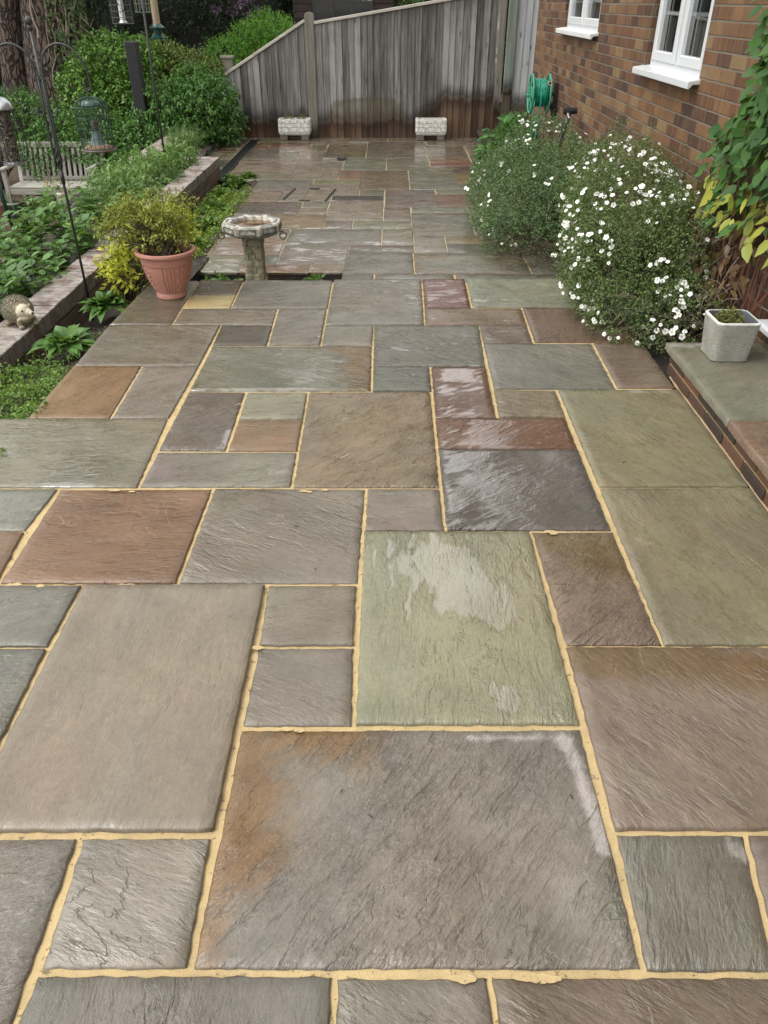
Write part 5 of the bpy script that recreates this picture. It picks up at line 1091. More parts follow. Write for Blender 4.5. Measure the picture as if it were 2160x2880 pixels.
# --- white-flowered shrubs by the house
POT1 = leaf_mat('small_grey_green_leaf', (.032, .070, .026), (.14, .235, .08), extra=(.24, .27, .10), trans=.15)
POT2 = leaf_mat('small_olive_leaf', (.034, .068, .020), (.165, .225, .068), extra=(.28, .28, .11), trans=.2)
PETAL = simple('white_petal', (.80, .80, .76), .6, var=.03); EYE = simple('yellow_flower_eye', (.55, .42, .05), .6)
fm = bpy.data.meshes.new('flower')
def flower_mesh():
    V = []; F = []; mi = []
    for k in range(5):
        a = 2*math.pi*k/5; c, s = math.cos(a), math.sin(a); b = len(V)
        for (r, w, z) in ((.002, 0, 0), (.007, .0058, .0012), (.0125, .0065, .002), (.0150, .003, .0015), (.0150, -.003, .0015), (.0125, -.0065, .002), (.007, -.0058, .0012)): V.append((r*c-w*s, r*s+w*c, z))
        F.append(tuple(range(b, b+7))); mi.append(0)
    b = len(V); V += [(.003*math.cos(q), .003*math.sin(q), .003) for q in np.linspace(0, 2*math.pi, 7)[:-1]]; F.append(tuple(range(b, b+6))); mi.append(1)
    fm.from_pydata(V, [], F); fm.materials.append(PETAL); fm.materials.append(EYE); fm.polygons.foreach_set('material_index', mi); fm.update()
flower_mesh()
def flowers(root, pts, nrm, s0=.85, s1=1.25, extra=0):
    o0 = ORG[root.name]
    for p, n in zip(pts, nrm):
        o = bpy.data.objects.new('flower', fm); C.objects.link(o); o.parent = root; o.location = Vector(p)-o0
        o.rotation_euler = Vector(n).to_track_quat('Z', 'Y').to_euler(); o.rotation_euler.rotate_axis('Z', random.uniform(0, 6)); sc = random.uniform(s0, s1); o.scale = (sc, sc, sc)
def flower_spots(blobs, n, cond):
    P, O = crown_pts(blobs, n*40, (1.05, 1.15)); 
    inside = np.zeros(len(P), bool)
    for b in blobs: inside |= (((P-np.array(b[:3]))/np.array(b[3:6]))**2).sum(1) < .98
    ok = ~inside & np.array([cond(p, o) for p, o in zip(P, O)]); P, O = P[ok], O[ok]
    # gather into small sprays
    k = min(len(P), max(1, n//3)); P, O = P[:k], O[:k]; Q = []; N = []
    for p, o in zip(P, O):
        for _ in range(3): 
            if len(Q) < n: Q.append(p+rng.normal(size=3)*np.array([.035, .04, .03])); v = o*.6+np.array([-.15, -.6, .65])+rng.normal(size=3)*.35; N.append(v/np.linalg.norm(v))
    return Q, N
b1 = [(1.26, 7.6, .12, .44, .95, .36), (1.28, 6.9, .05, .46, .62, .34), (1.5, 8.3, .22, .40, .7, .40), (1.10, 7.9, .0, .33, .7, .36), (1.55, 7.1, .22, .34, .6, .36), (1.1, 6.75, -.1, .3, .35, .22)]
V, F = foliage(b1, 10500, 7, .019, .0115, up=.35, twig=.075, shell=(.78, 1.06), floor=-.33)
t1 = shrub('flowering_shrub', 'dense green shrub with few white flowers, further one of the two beside the house wall', 'shrub', (1.3, 7.4, -.15), [(V, F, POT1, 'foliage')],
   [((1.45, 7.2, -.2), crown_pts(b1, 120, (.4, .95), -.1)[0], .007)])
V, F = foliage([(1.1, 6.4, -.12, .35, .32, .12), (1.35, 6.15, -.14, .32, .28, .13)], 500, 5, .012, .005, shell=(.6, 1.1), floor=-.26); npmesh('lower_foliage', V, F, leaf_mat('dead_brown_leaf', (.05, .03, .02), (.14, .09, .055)), t1)
m = MB()
for i in range(620):
    p = Vector((random.uniform(.85, 1.55), random.uniform(5.95, 6.9), random.uniform(-.22, .02))); d = Vector((random.uniform(-1, .6), random.uniform(-1.2, .3), random.uniform(-.35, .35))).normalized(); L_ = random.uniform(.06, .2); q = p+d*L_*.5+Vector((0, 0, .012)); m.tube([p, q, p+d*L_], [.0022, .0018, .001], 4, cap=False)
m.build('dry_twigs', TWIG, t1)
P, O = crown_pts(b1, 420, (.95, 1.08)); P = P[(P[:, 2] > .30) | ((P[:, 0] < 1.0) & (P[:, 2] > .0))][:110]; m = MB(); sb = []
for p in P: q = Vector(p)+Vector((random.uniform(-.08, .04), random.uniform(-.06, .05), random.uniform(.02, .16))); m.tube([p, Vector(p)*.5+q*.5, q], [.002, .0016, .0009], 4, cap=False); sb.append((*(Vector(p)*.4+q*.6), .03, .03, .06))
m.build('shoots', TWIGG, t1); V, F = foliage(sb, len(sb)*9, 6, .017, .009, up=.4, twig=.05, shell=(.2, 1.1)); npmesh('tip_foliage', V, F, POT1, t1)
Q, N = flower_spots(b1, 100, lambda p, o: (p[0] < 1.05 and p[2] > -.1 and o[0] < .1 and random.random() < .6) or (p[2] > .35 and random.random() < .8) or (p[1] > 8.2 and p[2] > .2)); flowers(t1, Q, N, .75, 1.15)
b2 = [(1.53, 5.15, .38, .36, .62, .36), (1.47, 4.75, .22, .34, .50, .34), (1.60, 5.7, .42, .34, .5, .38), (1.42, 5.25, .12, .24, .5, .30), (1.62, 4.55, .32, .26, .35, .36), (1.42, 4.32, .07, .24, .24, .17), (1.62, 4.2, .1, .22, .3, .22), (1.36, 4.62, .0, .22, .3, .16)]
V, F = foliage(b2, 12500, 7, .018, .0105, up=.3, twig=.07, shell=(.75, 1.08), floor=.0)
t2 = shrub('flowering_shrub', 'sprawling shrub covered in small white flowers, nearer one of the two beside the house wall', 'shrub', (1.5, 4.9, 0), [(V, F, POT2, 'foliage')],
   [((1.6, 4.9, -.1), crown_pts(b2, 220, (.5, 1.12), .0)[0], .006)])
m = MB()
for i in range(420):
    p = Vector((random.uniform(1.25, 1.75), random.uniform(4.0, 4.7), random.uniform(.0, .25))); d = Vector((random.uniform(-1, 1), random.uniform(-1, .6), random.uniform(-.5, .7))).normalized(); L_ = random.uniform(.05, .16); m.tube([p, p+d*L_*.5+Vector((0, 0, .01)), p+d*L_], [.0018, .0014, .0008], 4, cap=False)
# tall sprays up the wall
P, O = crown_pts(b2, 420, (.95, 1.08)); P = P[(P[:, 2] > .42) | ((P[:, 0] < 1.3) & (P[:, 2] > .1))][:130]
sprays = [(p, Vector(p)+Vector((random.uniform(-.06, .06), random.uniform(-.05, .05), random.uniform(.03, .2)))) for p in P]
for p, q in sprays: m.tube([p, Vector(p)*.5+q*.5, q], [.002, .0016, .0009], 4, cap=False)
m.build('wiry_twigs', TWIGG, t2)
sb = [(*(Vector(p)*.4+q*.6), .025, .025, .07) for p, q in sprays]
V, F = foliage(sb, len(sb)*10, 6, .016, .007, up=.5, twig=.05, shell=(.2, 1.1)); npmesh('tip_foliage', V, F, POT2, t2)
Q, N = flower_spots(b2, 100, lambda p, o: o[1] < .25 or o[2] > .3); flowers(t2, Q, N, .85, 1.25)
Q, N = flower_spots(b2, 460, lambda p, o: (o[1] < .3 or o[2] > .2) and random.random() < .8)
Vf = np.array([v.co[:] for v in fm.vertices]); Vs, Fs = [], []
for p, n_ in zip(Q, N):
    qm = np.array(Vector(n_).to_track_quat('Z', 'Y').to_matrix())*random.uniform(.6, 1.05); b = len(Vs)*len(Vf); Vs.append(Vf@qm.T+p)
    for k in range(5): Fs.append([b+7*k+i for i in range(7)])
o = npmesh('small_flowers', np.concatenate(Vs), np.array(Fs), PETAL, t2); o['kind'] = 'stuff'
# --- climber on the house wall
CL = leaf_mat('climber_leaf', (.022, .066, .016), (.066, .155, .030), trans=.2, rough=.5, spec=.25); CLY = leaf_mat('yellowing_leaf', (.17, .23, .03), (.40, .40, .06)); CLB = leaf_mat('dry_leaf', (.10, .055, .03), (.22, .14, .07))
t = thing('climbing_plant', 'broad-leaved climber on the house wall at the right edge, yellowing at its foot', 'climber', (1.86, 4.3, .15))
def edgeY(z): return 4.28+.30*max(0, min(1, (1.5-z)/.5))+.12*math.sin(z*9)
n = 1700; P = []; 
while len(P) < n:
    z = random.uniform(.62, 2.15); y = random.uniform(3.3, edgeY(z)+.03); 
    if z < .95 and y < 3.95 and random.random() < .6: continue
    P.append((HX-random.uniform(.02, .20)*(1 if y < edgeY(z)-.1 else .6), y, z))
P = np.array(P); k = len(P); D = unit(np.stack([-.35+rng.normal(size=k)*.4, .15+rng.normal(size=k)*.75, -.35+rng.normal(size=k)*.35], 1)); N = unit(np.stack([-.75+rng.normal(size=k)*.3, -.35+rng.normal(size=k)*.35, .65+rng.normal(size=k)*.3], 1)); s = rng.uniform(.5, 1.2, k)
lowm = (P[:, 2] < .80) & (rng.random(k) < .55)
V, F = leaves(P[~lowm], D[~lowm], N[~lowm], .082*s[~lowm], .056*s[~lowm], True, .25); npmesh('foliage', V, F, CL, t)
V, F = leaves(P[lowm], D[lowm], N[lowm], .085*s[lowm], .052*s[lowm], True, .3); npmesh('yellow_leaves', V, F, CLY, t)
P = np.stack([HX-rng.uniform(.02, .18, 190), rng.uniform(3.85, 4.8, 190), rng.uniform(.22, .76, 190)], 1); V, F = leaves(P, rdir(190, -.6), rdir(190, .5), .06, .035, True, .4); npmesh('withered_leaves', V, F, CLB, t)
m = MB()
for i in range(46):
    y = random.uniform(3.75, 4.7); z0 = random.uniform(.0, .35); z1 = random.uniform(.5, 1.1); x = HX-random.uniform(.02, .12); y1 = y+random.uniform(-.3, .25)
    m.tube([(x-.03, y, z0), (x-random.uniform(0, .05), y*.6+y1*.4, z0*.5+z1*.5), (x, y1, z1)], [.004, .0035, .002], 5, cap=False)
m.build('stems', REDT, t)
m = MB()
for i in range(90):
    p = Vector((HX-random.uniform(.02, .25), random.uniform(3.8, 4.75), random.uniform(.1, .6))); d = Vector((random.uniform(-1, .2), random.uniform(-1, 1), random.uniform(-.7, .7))).normalized(); L_ = random.uniform(.08, .25); m.tube([p, p+d*L_*.5+Vector((0, 0, .02)), p+d*L_], [.003, .0022, .001], 4, cap=False)
m.tube([at_x(2015, 832, 1.78), at_x(2040, 808, 1.78), at_x(2062, 795, 1.79)], [.010, .011, .006], 7)
m.build('dry_twigs', TWIGG, t)
# --- leafy plant below the hose
def rosette(name, label, c, n, L_, W_, mat, group=None, rad=.10, lift=.5, cat='plant', big=True):
    a = rng.uniform(0, 2*math.pi, n); el = rng.uniform(.1, 1.0, n)*lift*1.6; D = np.stack([np.cos(a)*np.cos(el), np.sin(a)*np.cos(el), np.sin(el)], 1); r = rng.uniform(0, rad, n)*(1-el/2.2)
    P = np.stack([c[0]+np.cos(a)*r, c[1]+np.sin(a)*r, np.full(n, c[2])+rng.uniform(0, .02, n)], 1); N = unit(np.array([0, 0, 1.])+rdir(n)*.35-D*.3); s = rng.uniform(.6, 1.1, n)
    V, F = leaves(P, D, N, L_*s, W_*s, big, .45); t = thing(name, label, cat, c, group); npmesh('foliage', V, F, mat, t); return t
LGC = leaf_mat('primrose_leaf', (.04, .105, .018), (.13, .27, .055))
hp = thing('leafy_plant', 'bright broad-leaved plant at the foot of the fence below the hose reel', 'plant', (1.5, 10.8, -.1))
V, F = foliage([(1.48, 10.7, .02, .26, .55, .2), (1.68, 11.2, .08, .2, .5, .2), (1.3, 10.4, -.05, .18, .4, .14)], 190, 5, .12, .075, up=.5, twig=.1, big=True, shell=(.6, 1.05), floor=-.28); npmesh('foliage', V, F, leaf_mat('fresh_broad_leaf', (.03, .10, .02), (.09, .23, .05)), hp)
V, F = foliage([(1.52, 9.6, .0, .2, .6, .2)], 160, 6, .03, .015, shell=(.6, 1.05), floor=-.28); npmesh('lower_foliage', V, F, POT1, hp)
# --- potted shrub
AZ = leaf_mat('small_bronze_green_leaf', (.10, .13, .018), (.38, .40, .06), extra=(.22, .16, .05)); pc_ = PP+Vector((0, 0, .26))
al = lambda px, py: at_y(px, py, 4.98)
bl = [(*al(430, 640), .17, .17, .11), (*al(365, 640), .13, .15, .09), (*al(485, 655), .10, .13, .11), (*al(515, 600), .055, .08, .10), (*al(330, 620), .09, .1, .07), (*al(405, 585), .12, .1, .06), (*al(300, 650), .06, .08, .05), (*al(470, 600), .09, .09, .07), (*al(350, 590), .07, .08, .05)]
t = thing('potted_shrub', 'small twiggy bronze-green shrub growing in the terracotta pot', 'shrub', pc_)
V, F = foliage(bl, 820, 7, .027, .011, up=.5, twig=.06, shell=(.35, 1.1), spread=.8); npmesh('foliage', V, F, AZ, t)
P, _ = crown_pts(bl, 90, (.3, 1.0)); m = MB(); twigs_mb(m, pc_, P, .0048, .10); m.tube([pc_-Vector((0, 0, .03)), pc_+Vector((.002, 0, .04)), pc_+Vector((-.02, .01, .1))], [.016, .013, .008], 8, cap=False); m.build('stems', TWIG, t)
m = MB()
for i in range(40): a = random.uniform(0, 6.28); r = random.uniform(.02, .14); p = PP+Vector((math.cos(a)*r, math.sin(a)*r, .262)); m.tube([p, p+Vector((random.uniform(-.06, .06), random.uniform(-.06, .06), random.uniform(.0, .04)))], .0015, 4, cap=False)
m.build('dry_litter', TWIGG, t)
# --- yellow euonymus behind the pot
YE = leaf_mat('golden_variegated_leaf', (.32, .37, .03), (.72, .72, .08), extra=(.80, .78, .28), trans=.3)
t = thing('golden_shrub', 'bright yellow-leaved shrub growing in the border behind the terracotta pot', 'shrub', (-1.85, 5.4, -.18))
yl = lambda px, py, Y: at_y(px, py, Y)
ye = [(*yl(318, 770, 5.12), .055, .08, .055), (*yl(335, 735, 5.15), .06, .08, .05), (*yl(316, 712, 5.15), .035, .06, .03), (*yl(350, 785, 5.1), .04, .06, .05), (*yl(360, 690, 5.25), .06, .08, .05), (*yl(425, 655, 5.4), .10, .10, .07), (*yl(470, 640, 5.45), .09, .10, .08), (*yl(508, 640, 5.5), .06, .08, .09), (*yl(530, 690, 5.4), .045, .07, .05), (*yl(440, 610, 5.5), .035, .05, .05), (*yl(490, 612, 5.5), .04, .05, .04)]
V, F = foliage(ye, 330, 7, .050, .019, up=.7, twig=.07, shell=(.3, 1.0), spread=.7); npmesh('foliage', V, F, YE, t)
m = MB(); twigs_mb(m, (-1.85, 5.35, -.22), crown_pts(ye, 36, (.2, .8))[0], .006, .08); m.build('stems', TWIG, t)
# --- border plants
def cl_(px, py, z): return at_z(px, py, z)
for (lab, px, py, z, n, L_, s) in (('broad green rosette on the border soil beside the pole, nearest the terracotta pot', 300, 868, -.14, 60, .13, .10), ('crinkled dark green rosette against the paving edge, between the hedgehog and the patio', 190, 975, -.10, 80, .12, .11)):
    c = cl_(px, py, z); rosette('rosette_plant', lab, (c.x, c.y, z+.02), int(n*1.5), L_*1.2, L_*.46, LGC, 'rosette plants in the border', s, .75)
for i, (px, py) in enumerate(((560, 625), (605, 602), (585, 650), (530, 660), (668, 530), (640, 520), (700, 512), (628, 560), (500, 690), (545, 700), (510, 735))):
    c = cl_(px, py, -.34); rosette('rosette_plant', 'green leafy clump growing along the foot of the brick wall beyond the pot', (max(-2.02, c.x), c.y, -.31), 110, .19 if i < 4 else .16, .055, LGC if i % 2 else LG, 'leafy clumps along the wall', .10, .9)
mats_ = leaf_mat('chickweed_leaf', (.06, .135, .02), (.20, .34, .06))
def matplant(name, label, pts, n, L_, W_, mat, hh, kind='stuff'):
    """low weedy ground cover inside a ring of ground points"""
    X = np.array([(p[0], p[1]) for p in pts]); Q = []
    def ins(x, y):
        c = False; j = len(X)-1
        for i in range(len(X)):
            if (X[i, 1] > y) != (X[j, 1] > y) and x < (X[j, 0]-X[i, 0])*(y-X[i, 1])/(X[j, 1]-X[i, 1])+X[i, 0]: c = not c
            j = i
        return c
    while len(Q) < n:
        x, y = random.uniform(X[:, 0].min(), X[:, 0].max()), random.uniform(X[:, 1].min(), X[:, 1].max())
        if ins(x, y): Q.append((x, y, pts[0][2]+random.random()**1.5*hh*(.45+.55*math.sin(x*19+2)*math.sin(y*14))))
    Q = np.array(Q); k = len(Q); s = rng.uniform(.5, 1.3, k); V, F = leaves(Q, rdir(k, .25), rdir(k, 1.0), L_*s, W_*s, False, .2); o = npmesh(name, V, F, mat); tag(o, label, 'ground cover', None, kind); return o
matplant('ground_cover', 'low mat of small bright weeds spilling against the near left paving edge', [(-1.66, 2.3, -.07), (-1.60, 3.0, 0), (-1.65, 3.6, 0), (-1.72, 3.85, 0), (-2.0, 3.95, 0), (-2.12, 3.6, 0), (-2.12, 2.3, 0)], 9000, .022, .012, mats_, .12)
matplant('ground_cover', 'low mat of yellow-green weeds along the foot of the brick wall beyond the pot', [(-1.68, 6.0, -.33), (-1.62, 7.5, 0), (-1.62, 9.6, 0), (-2.1, 9.9, 0), (-2.12, 5.7, 0), (-1.8, 5.6, 0)], 17000, .028, .018, leaf_mat('yellow_green_weed', (.09, .17, .02), (.28, .38, .06)), .15)
matplant('ground_cover', 'thin scatter of weeds on the border soil near the hedgehog', [(-1.72, 3.85, -.10), (-1.70, 4.6, 0), (-2.0, 4.6, 0), (-2.1, 3.9, 0)], 260, .02, .011, mats_, .05)
m = MB()
for i in range(70):
    p = Vector((random.uniform(-2.05, -1.7), random.uniform(2.8, 4.1), -.08)); d = Vector((random.uniform(-1, 1), random.uniform(-1, 1), random.uniform(.3, 1.3))).normalized()*random.uniform(.05, .13); m.tube([p, p+d*.5, p+d+Vector((0, 0, -.02))], [.002, .0016, .0008], 4, cap=False)
tag(m.build('grass_blades', mats_), 'loose grassy stalks standing among the border weeds', 'grass', None, 'stuff')
for lab, px, w in (('low green plant in the soil gap left of the bird bath', 612, 72), ('low green plant in the soil gap right of the bird bath', 884, 50)):
    c = at_y(px, 780, 5.75); t = thing('border_plant', lab, 'plant', (c.x, 5.75, -.385)); V, F = foliage([(c.x, 5.72, -.33, w/2163*6.2*.9, .22, .16)], 230, 5, .05, .03, up=.4, twig=.06, big=True, shell=(.6, 1.0), floor=-.4); npmesh('foliage', V, F, LGC, t)
matplant('ground_cover', 'small weeds in the narrow soil gap at the near edge of the lower paving', [(-1.6, 5.5, -.38), (-.5, 5.5, 0), (-.5, 6.4, 0), (-1.6, 6.4, 0)], 240, .02, .012, mats_, .03)
# --- raised bed, broad-leaved plants
BD = leaf_mat('bed_leaf', (.045, .115, .022), (.155, .295, .075)); BDN = leaf_mat('bed_narrow_leaf', (.05, .12, .022), (.19, .32, .085))
spots = []
for k in range(17):
    y = 2.9+k*.30+random.uniform(-.08, .08)
    for x in (-2.48, -2.80, -3.12):
        if x < -2.9 and y > 8: continue
        spots.append((x+random.uniform(-.08, .08), y+random.uniform(-.1, .1)))
for (x, y) in spots:
    h = random.uniform(.20, .34)*(1 if x > -2.9 else 1.0); t = thing('bed_plant', 'upright broad-leaved green plant growing in the raised bed behind the brick wall', 'plant', (x, y, -.14), 'broad-leaved plants in the raised bed')
    ns = random.randint(5, 8); PP_, DD, NN = [], [], []; m = MB()
    for s in range(ns):
        a = random.uniform(0, 6.28); lean = random.uniform(.02, .18); tip = Vector((x+math.cos(a)*lean, y+math.sin(a)*lean, -.14+h*random.uniform(.7, 1.05))); b = Vector((x+math.cos(a)*.03, y+math.sin(a)*.03, -.15)); m.tube([b, b*.5+tip*.5, tip], [.004, .0035, .002], 5, cap=False)
        nl = 9
        for q in range(nl):
            tt = .25+.75*q/(nl-1); th = q*2.4+random.uniform(-.4, .4); up_ = .25+.5*tt**3; PP_.append(b*(1-tt)+tip*tt); DD.append((math.cos(th), math.sin(th), up_)); NN.append((-.3*math.cos(th), -.3*math.sin(th), 1))
    k = len(PP_); s = rng.uniform(.65, 1.1, k); V, F = leaves(np.array(PP_), np.array(DD)+rng.normal(size=(k, 3))*.12, np.array(NN)+rng.normal(size=(k, 3))*.2, .105*s, .072*s, True, .25)
    npmesh('foliage', V, F, BD, t); m.build('stems', LG, t)
for i in range(16):
    x = random.uniform(-2.95, -2.45); y = 7.9+i*.15; h = random.uniform(.18, .27); t = thing('bed_plant', 'narrow-leaved pale green plant near the far end of the raised bed', 'plant', (x, y, -.14), 'narrow-leaved plants in the raised bed')
    V, F = foliage([(x, y, -.02, .16, .2, h*.75)], 55, 7, .09, .024, up=.7, twig=.1, shell=(.5, 1.0), droop=.4); npmesh('foliage', V, F, BDN, t)
t = thing('bed_plant', 'orange-flowered plant among the leaves of the raised bed', 'plant', (-3.2, 7.6, -.2)); V, F = foliage([(-3.15, 7.6, -.02, .15, .2, .16)], 30, 5, .05, .03, big=True); npmesh('foliage', V, F, BDN, t)
V, F = foliage([(-3.13, 7.6, .10, .07, .1, .05)], 14, 5, .022, .016); npmesh('orange_flowers', V, F, leaf_mat('orange_petal', (.45, .14, .03), (.6, .42, .25)), t)
# bronze euonymus twig rising beside the wall behind the pot
bt = [(-1.98, 7.0, -.02, .11, .15, .13), (-1.95, 7.0, .13, .07, .1, .09)]; V, F = foliage(bt, 200, 6, .04, .014, up=.8, twig=.07, shell=(.3, 1.0)); t = thing('wall_shrub', 'small olive-green shrub against the face of the brick wall behind the pot', 'shrub', (-1.98, 7.0, -.3)); npmesh('foliage', V, F, leaf_mat('olive_leaf', (.07, .09, .02), (.24, .26, .06)), t)
m = MB(); twigs_mb(m, (-1.98, 7.0, -.33), crown_pts(bt, 20, (.3, .9))[0], .004, .05); m.build('stems', TWIG, t)
# --- tufted grass
def grass(name, label, c, n, h, spread, mat, cat='grass'):
    t = thing(name, label, cat, c); V = []; F = []
    for i in range(n):
        a = random.uniform(0, 6.28); r = random.random()*spread*.35; b = Vector((c[0]+math.cos(a)*r, c[1]+math.sin(a)*r, c[2])); a2 = a+random.uniform(-.8, .8); H_ = h*random.uniform(.5, 1.1); o = spread*random.uniform(.2, 1.0); s = Vector((-math.sin(a2), math.cos(a2), 0))*.0035; k0 = len(V)
        for q, tt in enumerate((0, .35, .7, 1.0)):
            p = b+Vector((math.cos(a2)*o*tt**1.8, math.sin(a2)*o*tt**1.8, H_*(tt-.25*tt**3))); w = (1, .9, .6, .05)[q]; V += [p-s*w, p+s*w]
        for q in range(3): F.append((k0+2*q, k0+2*q+1, k0+2*q+3, k0+2*q+2))
    npmesh('blades', np.array([tuple(v) for v in V]), np.array(F), mat, t); return t
GR = leaf_mat('grass_blade', (.05, .10, .03), (.15, .24, .075), extra=(.3, .28, .14))
g_ = at_z(535, 425, -.15); grass('grass_tuft', 'tuft of fine green grass at the far end of the raised bed', (-2.78, 11.3, -.2), 520, .52, .40, GR)
grass('dead_plant', 'dried pale stems beside the grass tuft', (-2.52, 10.9, -.25), 26, .30, .24, leaf_mat('straw', (.25, .22, .14), (.42, .38, .28)))
# --- shrubs at the left and behind
SH1 = leaf_mat('shrub_leaf', (.020, .068, .013), (.10, .235, .040), trans=.14); SH2 = leaf_mat('shrub_leaf_fresh', (.035, .095, .015), (.15, .30, .045), trans=.14); SH3 = leaf_mat('shrub_leaf_yellow', (.050, .085, .016), (.20, .26, .055), trans=.14); SHB = leaf_mat('bright_green_leaf', (.07, .20, .02), (.19, .42, .05)); RHO = leaf_mat('dark_evergreen_leaf', (.004, .012, .005), (.022, .045, .018), trans=.1)
def bush(name, label, blobs, tw, per, L_, W_, mat, base, ns=40, up=.25, droop=.2, cat='shrub', group=None, big=False, shell=(.6, 1.08), twl=.14):
    V, F = foliage(blobs, tw, per, L_, W_, up=up, twig=twl, big=big, droop=droop, shell=shell, floor=GZ); t = thing(name, label, cat, base, group); npmesh('foliage', V, F, mat, t)
    m = MB(); twigs_mb(m, base, crown_pts(blobs, ns, (.3, .9), GZ)[0], .014, .2); m.build('stems', TWIG, t); return t
DIM = simple('inner_shade_fill', (.012, .012, .008), .9)  # near-black solid blobs added inside dense foliage to stand for its inner shade
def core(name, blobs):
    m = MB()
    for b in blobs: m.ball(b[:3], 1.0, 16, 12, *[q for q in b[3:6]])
    o = bpy.data.objects[name] if isinstance(name, str) else name; m.build('shade_core', DIM, o, smooth=True)
bush('overhanging_shrub', 'large leafy green shrub leaning against the left end of the fence', [(-3.0, 12.9, .20, .42, .5, .38), (-2.72, 13.15, .33, .30, .4, .26), (-3.45, 12.9, .15, .45, .5, .42), (-2.6, 13.2, .02, .28, .35, .26), (-3.2, 12.6, -.1, .4, .4, .3), (-2.95, 13.3, .52, .3, .4, .2)], 2300, 7, .064, .036, SH1, (-3.1, 13.1, -.4), droop=.5)
bush('young_shrub', 'bushy yellow-green shrub with upright shoots left of the fence', [(-3.25, 13.9, .62, .50, .5, .26), (-3.75, 13.8, .55, .45, .5, .32), (-2.95, 13.9, .55, .3, .3, .22), (-3.5, 13.9, .80, .25, .3, .22)], 1400, 7, .056, .028, SH3, (-3.4, 13.9, -.6), up=.7)
bush('bright_shrub', 'bright green feathery shrub behind the sloping end of the fence', [(-2.35, 15.4, .98, .42, .4, .26), (-2.1, 15.5, 1.15, .35, .4, .24), (-2.75, 15.3, .78, .42, .4, .24), (-1.95, 15.6, 1.0, .3, .4, .3)], 1900, 8, .05, .016, SHB, (-2.4, 15.4, 0), up=.5)
bush('tall_shrub', 'dense fresh green shrub behind the black post', [(-4.25, 13.6, .75, .50, .5, .38), (-3.85, 13.7, .72, .40, .5, .34), (-4.6, 13.4, .35, .45, .5, .45), (-4.0, 13.2, .2, .5, .5, .45)], 2000, 7, .068, .040, SH2, (-4.2, 13.6, -.6), up=.45)
bush('ground_shrub', 'low green shrub growing through the back of the bench', [(-4.7, 12.35, -.10, .55, .35, .36), (-5.3, 12.5, .05, .5, .4, .36), (-4.2, 12.3, -.12, .45, .4, .38), (-4.9, 12.0, -.18, .5, .13, .2), (-4.95, 11.70, -.26, .30, .05, .17), (-4.4, 11.74, -.16, .22, .05, .14)], 1500, 7, .052, .03, SH1, (-4.7, 12.3, GZ))
bush('ground_shrub', 'low green shrub between the bench and the overhanging shrub', [(-3.7, 12.2, -.28, .4, .5, .42), (-3.6, 11.4, -.5, .25, .5, .3), (-3.95, 11.9, -.3, .3, .4, .36)], 1100, 7, .058, .034, SH1, (-3.7, 12.0, GZ))
bush('ground_shrub', 'dark green shrub at the foot of the tree trunks', [(-6.4, 13.2, .10, .7, .5, .36), (-5.7, 13.0, .12, .5, .4, .34), (-7.0, 13.0, .15, .6, .5, .5)], 1300, 7, .05, .03, LGD, (-6.3, 13.2, GZ))
bush('rhododendron', 'dark rhododendron with mauve blooms behind the green shrubs', [(-4.3, 18.2, 1.3, 1.2, .8, 1.1), (-2.9, 18.0, 1.5, .9, .7, .9), (-3.4, 17.6, .7, 1.1, .7, .8), (-5.2, 18.5, .8, 1.0, .8, 1.2)], 2600, 7, .10, .034, RHO, (-3.8, 18.2, GZ), big=False)
core('rhododendron', [(-4.3, 18.5, 1.1, 1.1, .5, 1.0), (-2.9, 18.4, 1.2, .85, .5, .9), (-3.5, 18.1, .6, 1.0, .5, .7), (-5.2, 18.8, .7, .9, .5, 1.1)])
rr = bpy.data.objects['rhododendron']; m = MB(); Q, O_ = crown_pts([(-3.15, 17.5, 1.65, .5, .3, .26), (-2.7, 17.5, 1.5, .2, .2, .2)], 22, (.8, 1.0)); V, F = foliage([(*q, .05, .05, .04) for q in Q], 200, 4, .05, .035, twig=.03); npmesh('blooms', V, F, leaf_mat('mauve_petal', (.22, .12, .24), (.40, .26, .42)), rr)
for lab, bb, bs in (('dark evergreen hedge in deep shade behind the trees, left part', [(-9.5, 20, 1.2, 1.8, .9, 2.2), (-7.4, 20.5, 1.2, 1.6, .9, 2.3), (-11.5, 20, 1.2, 1.8, .9, 2.3), (-6.2, 20, 1.2, 1.4, .9, 2.3), (-8.4, 19.6, .2, 2.2, .9, 1.6)], (-9, 20, GZ)), ('dark evergreen hedge in deep shade behind the rhododendron', [(-5.6, 21, 1.4, 1.4, .9, 2.4), (-3.6, 21, 1.6, 1.5, .9, 2.2), (-1.8, 22, 1.2, 1.2, .8, 2.2), (-4.6, 20.6, .2, 2, .9, 1.6)], (-4, 21, GZ)), ('dark hedge behind the back fence, right of the shed', [(.9, 23.5, 1.0, 1.2, .8, 1.9), (2.6, 24, .9, 1.0, .8, 1.8)], (1.4, 23.5, GZ))):
    core(bush('evergreen_hedge', lab, bb, 3000, 6, .14, .06, RHO, bs, shell=(.7, 1.05), cat='hedge', group='dark hedges behind the garden'), [(b[0], b[1]+.3, b[2], b[3]*.95, b[4]*.6, b[5]*.95) for b in bb])
bush('shed_side_shrub', 'small bright shrub just right of the shed', [(.42, 19.2, 1.36, .26, .2, .2), (.7, 19.3, 1.25, .25, .2, .2)], 260, 6, .07, .03, SH2, (.5, 19.3, GZ))
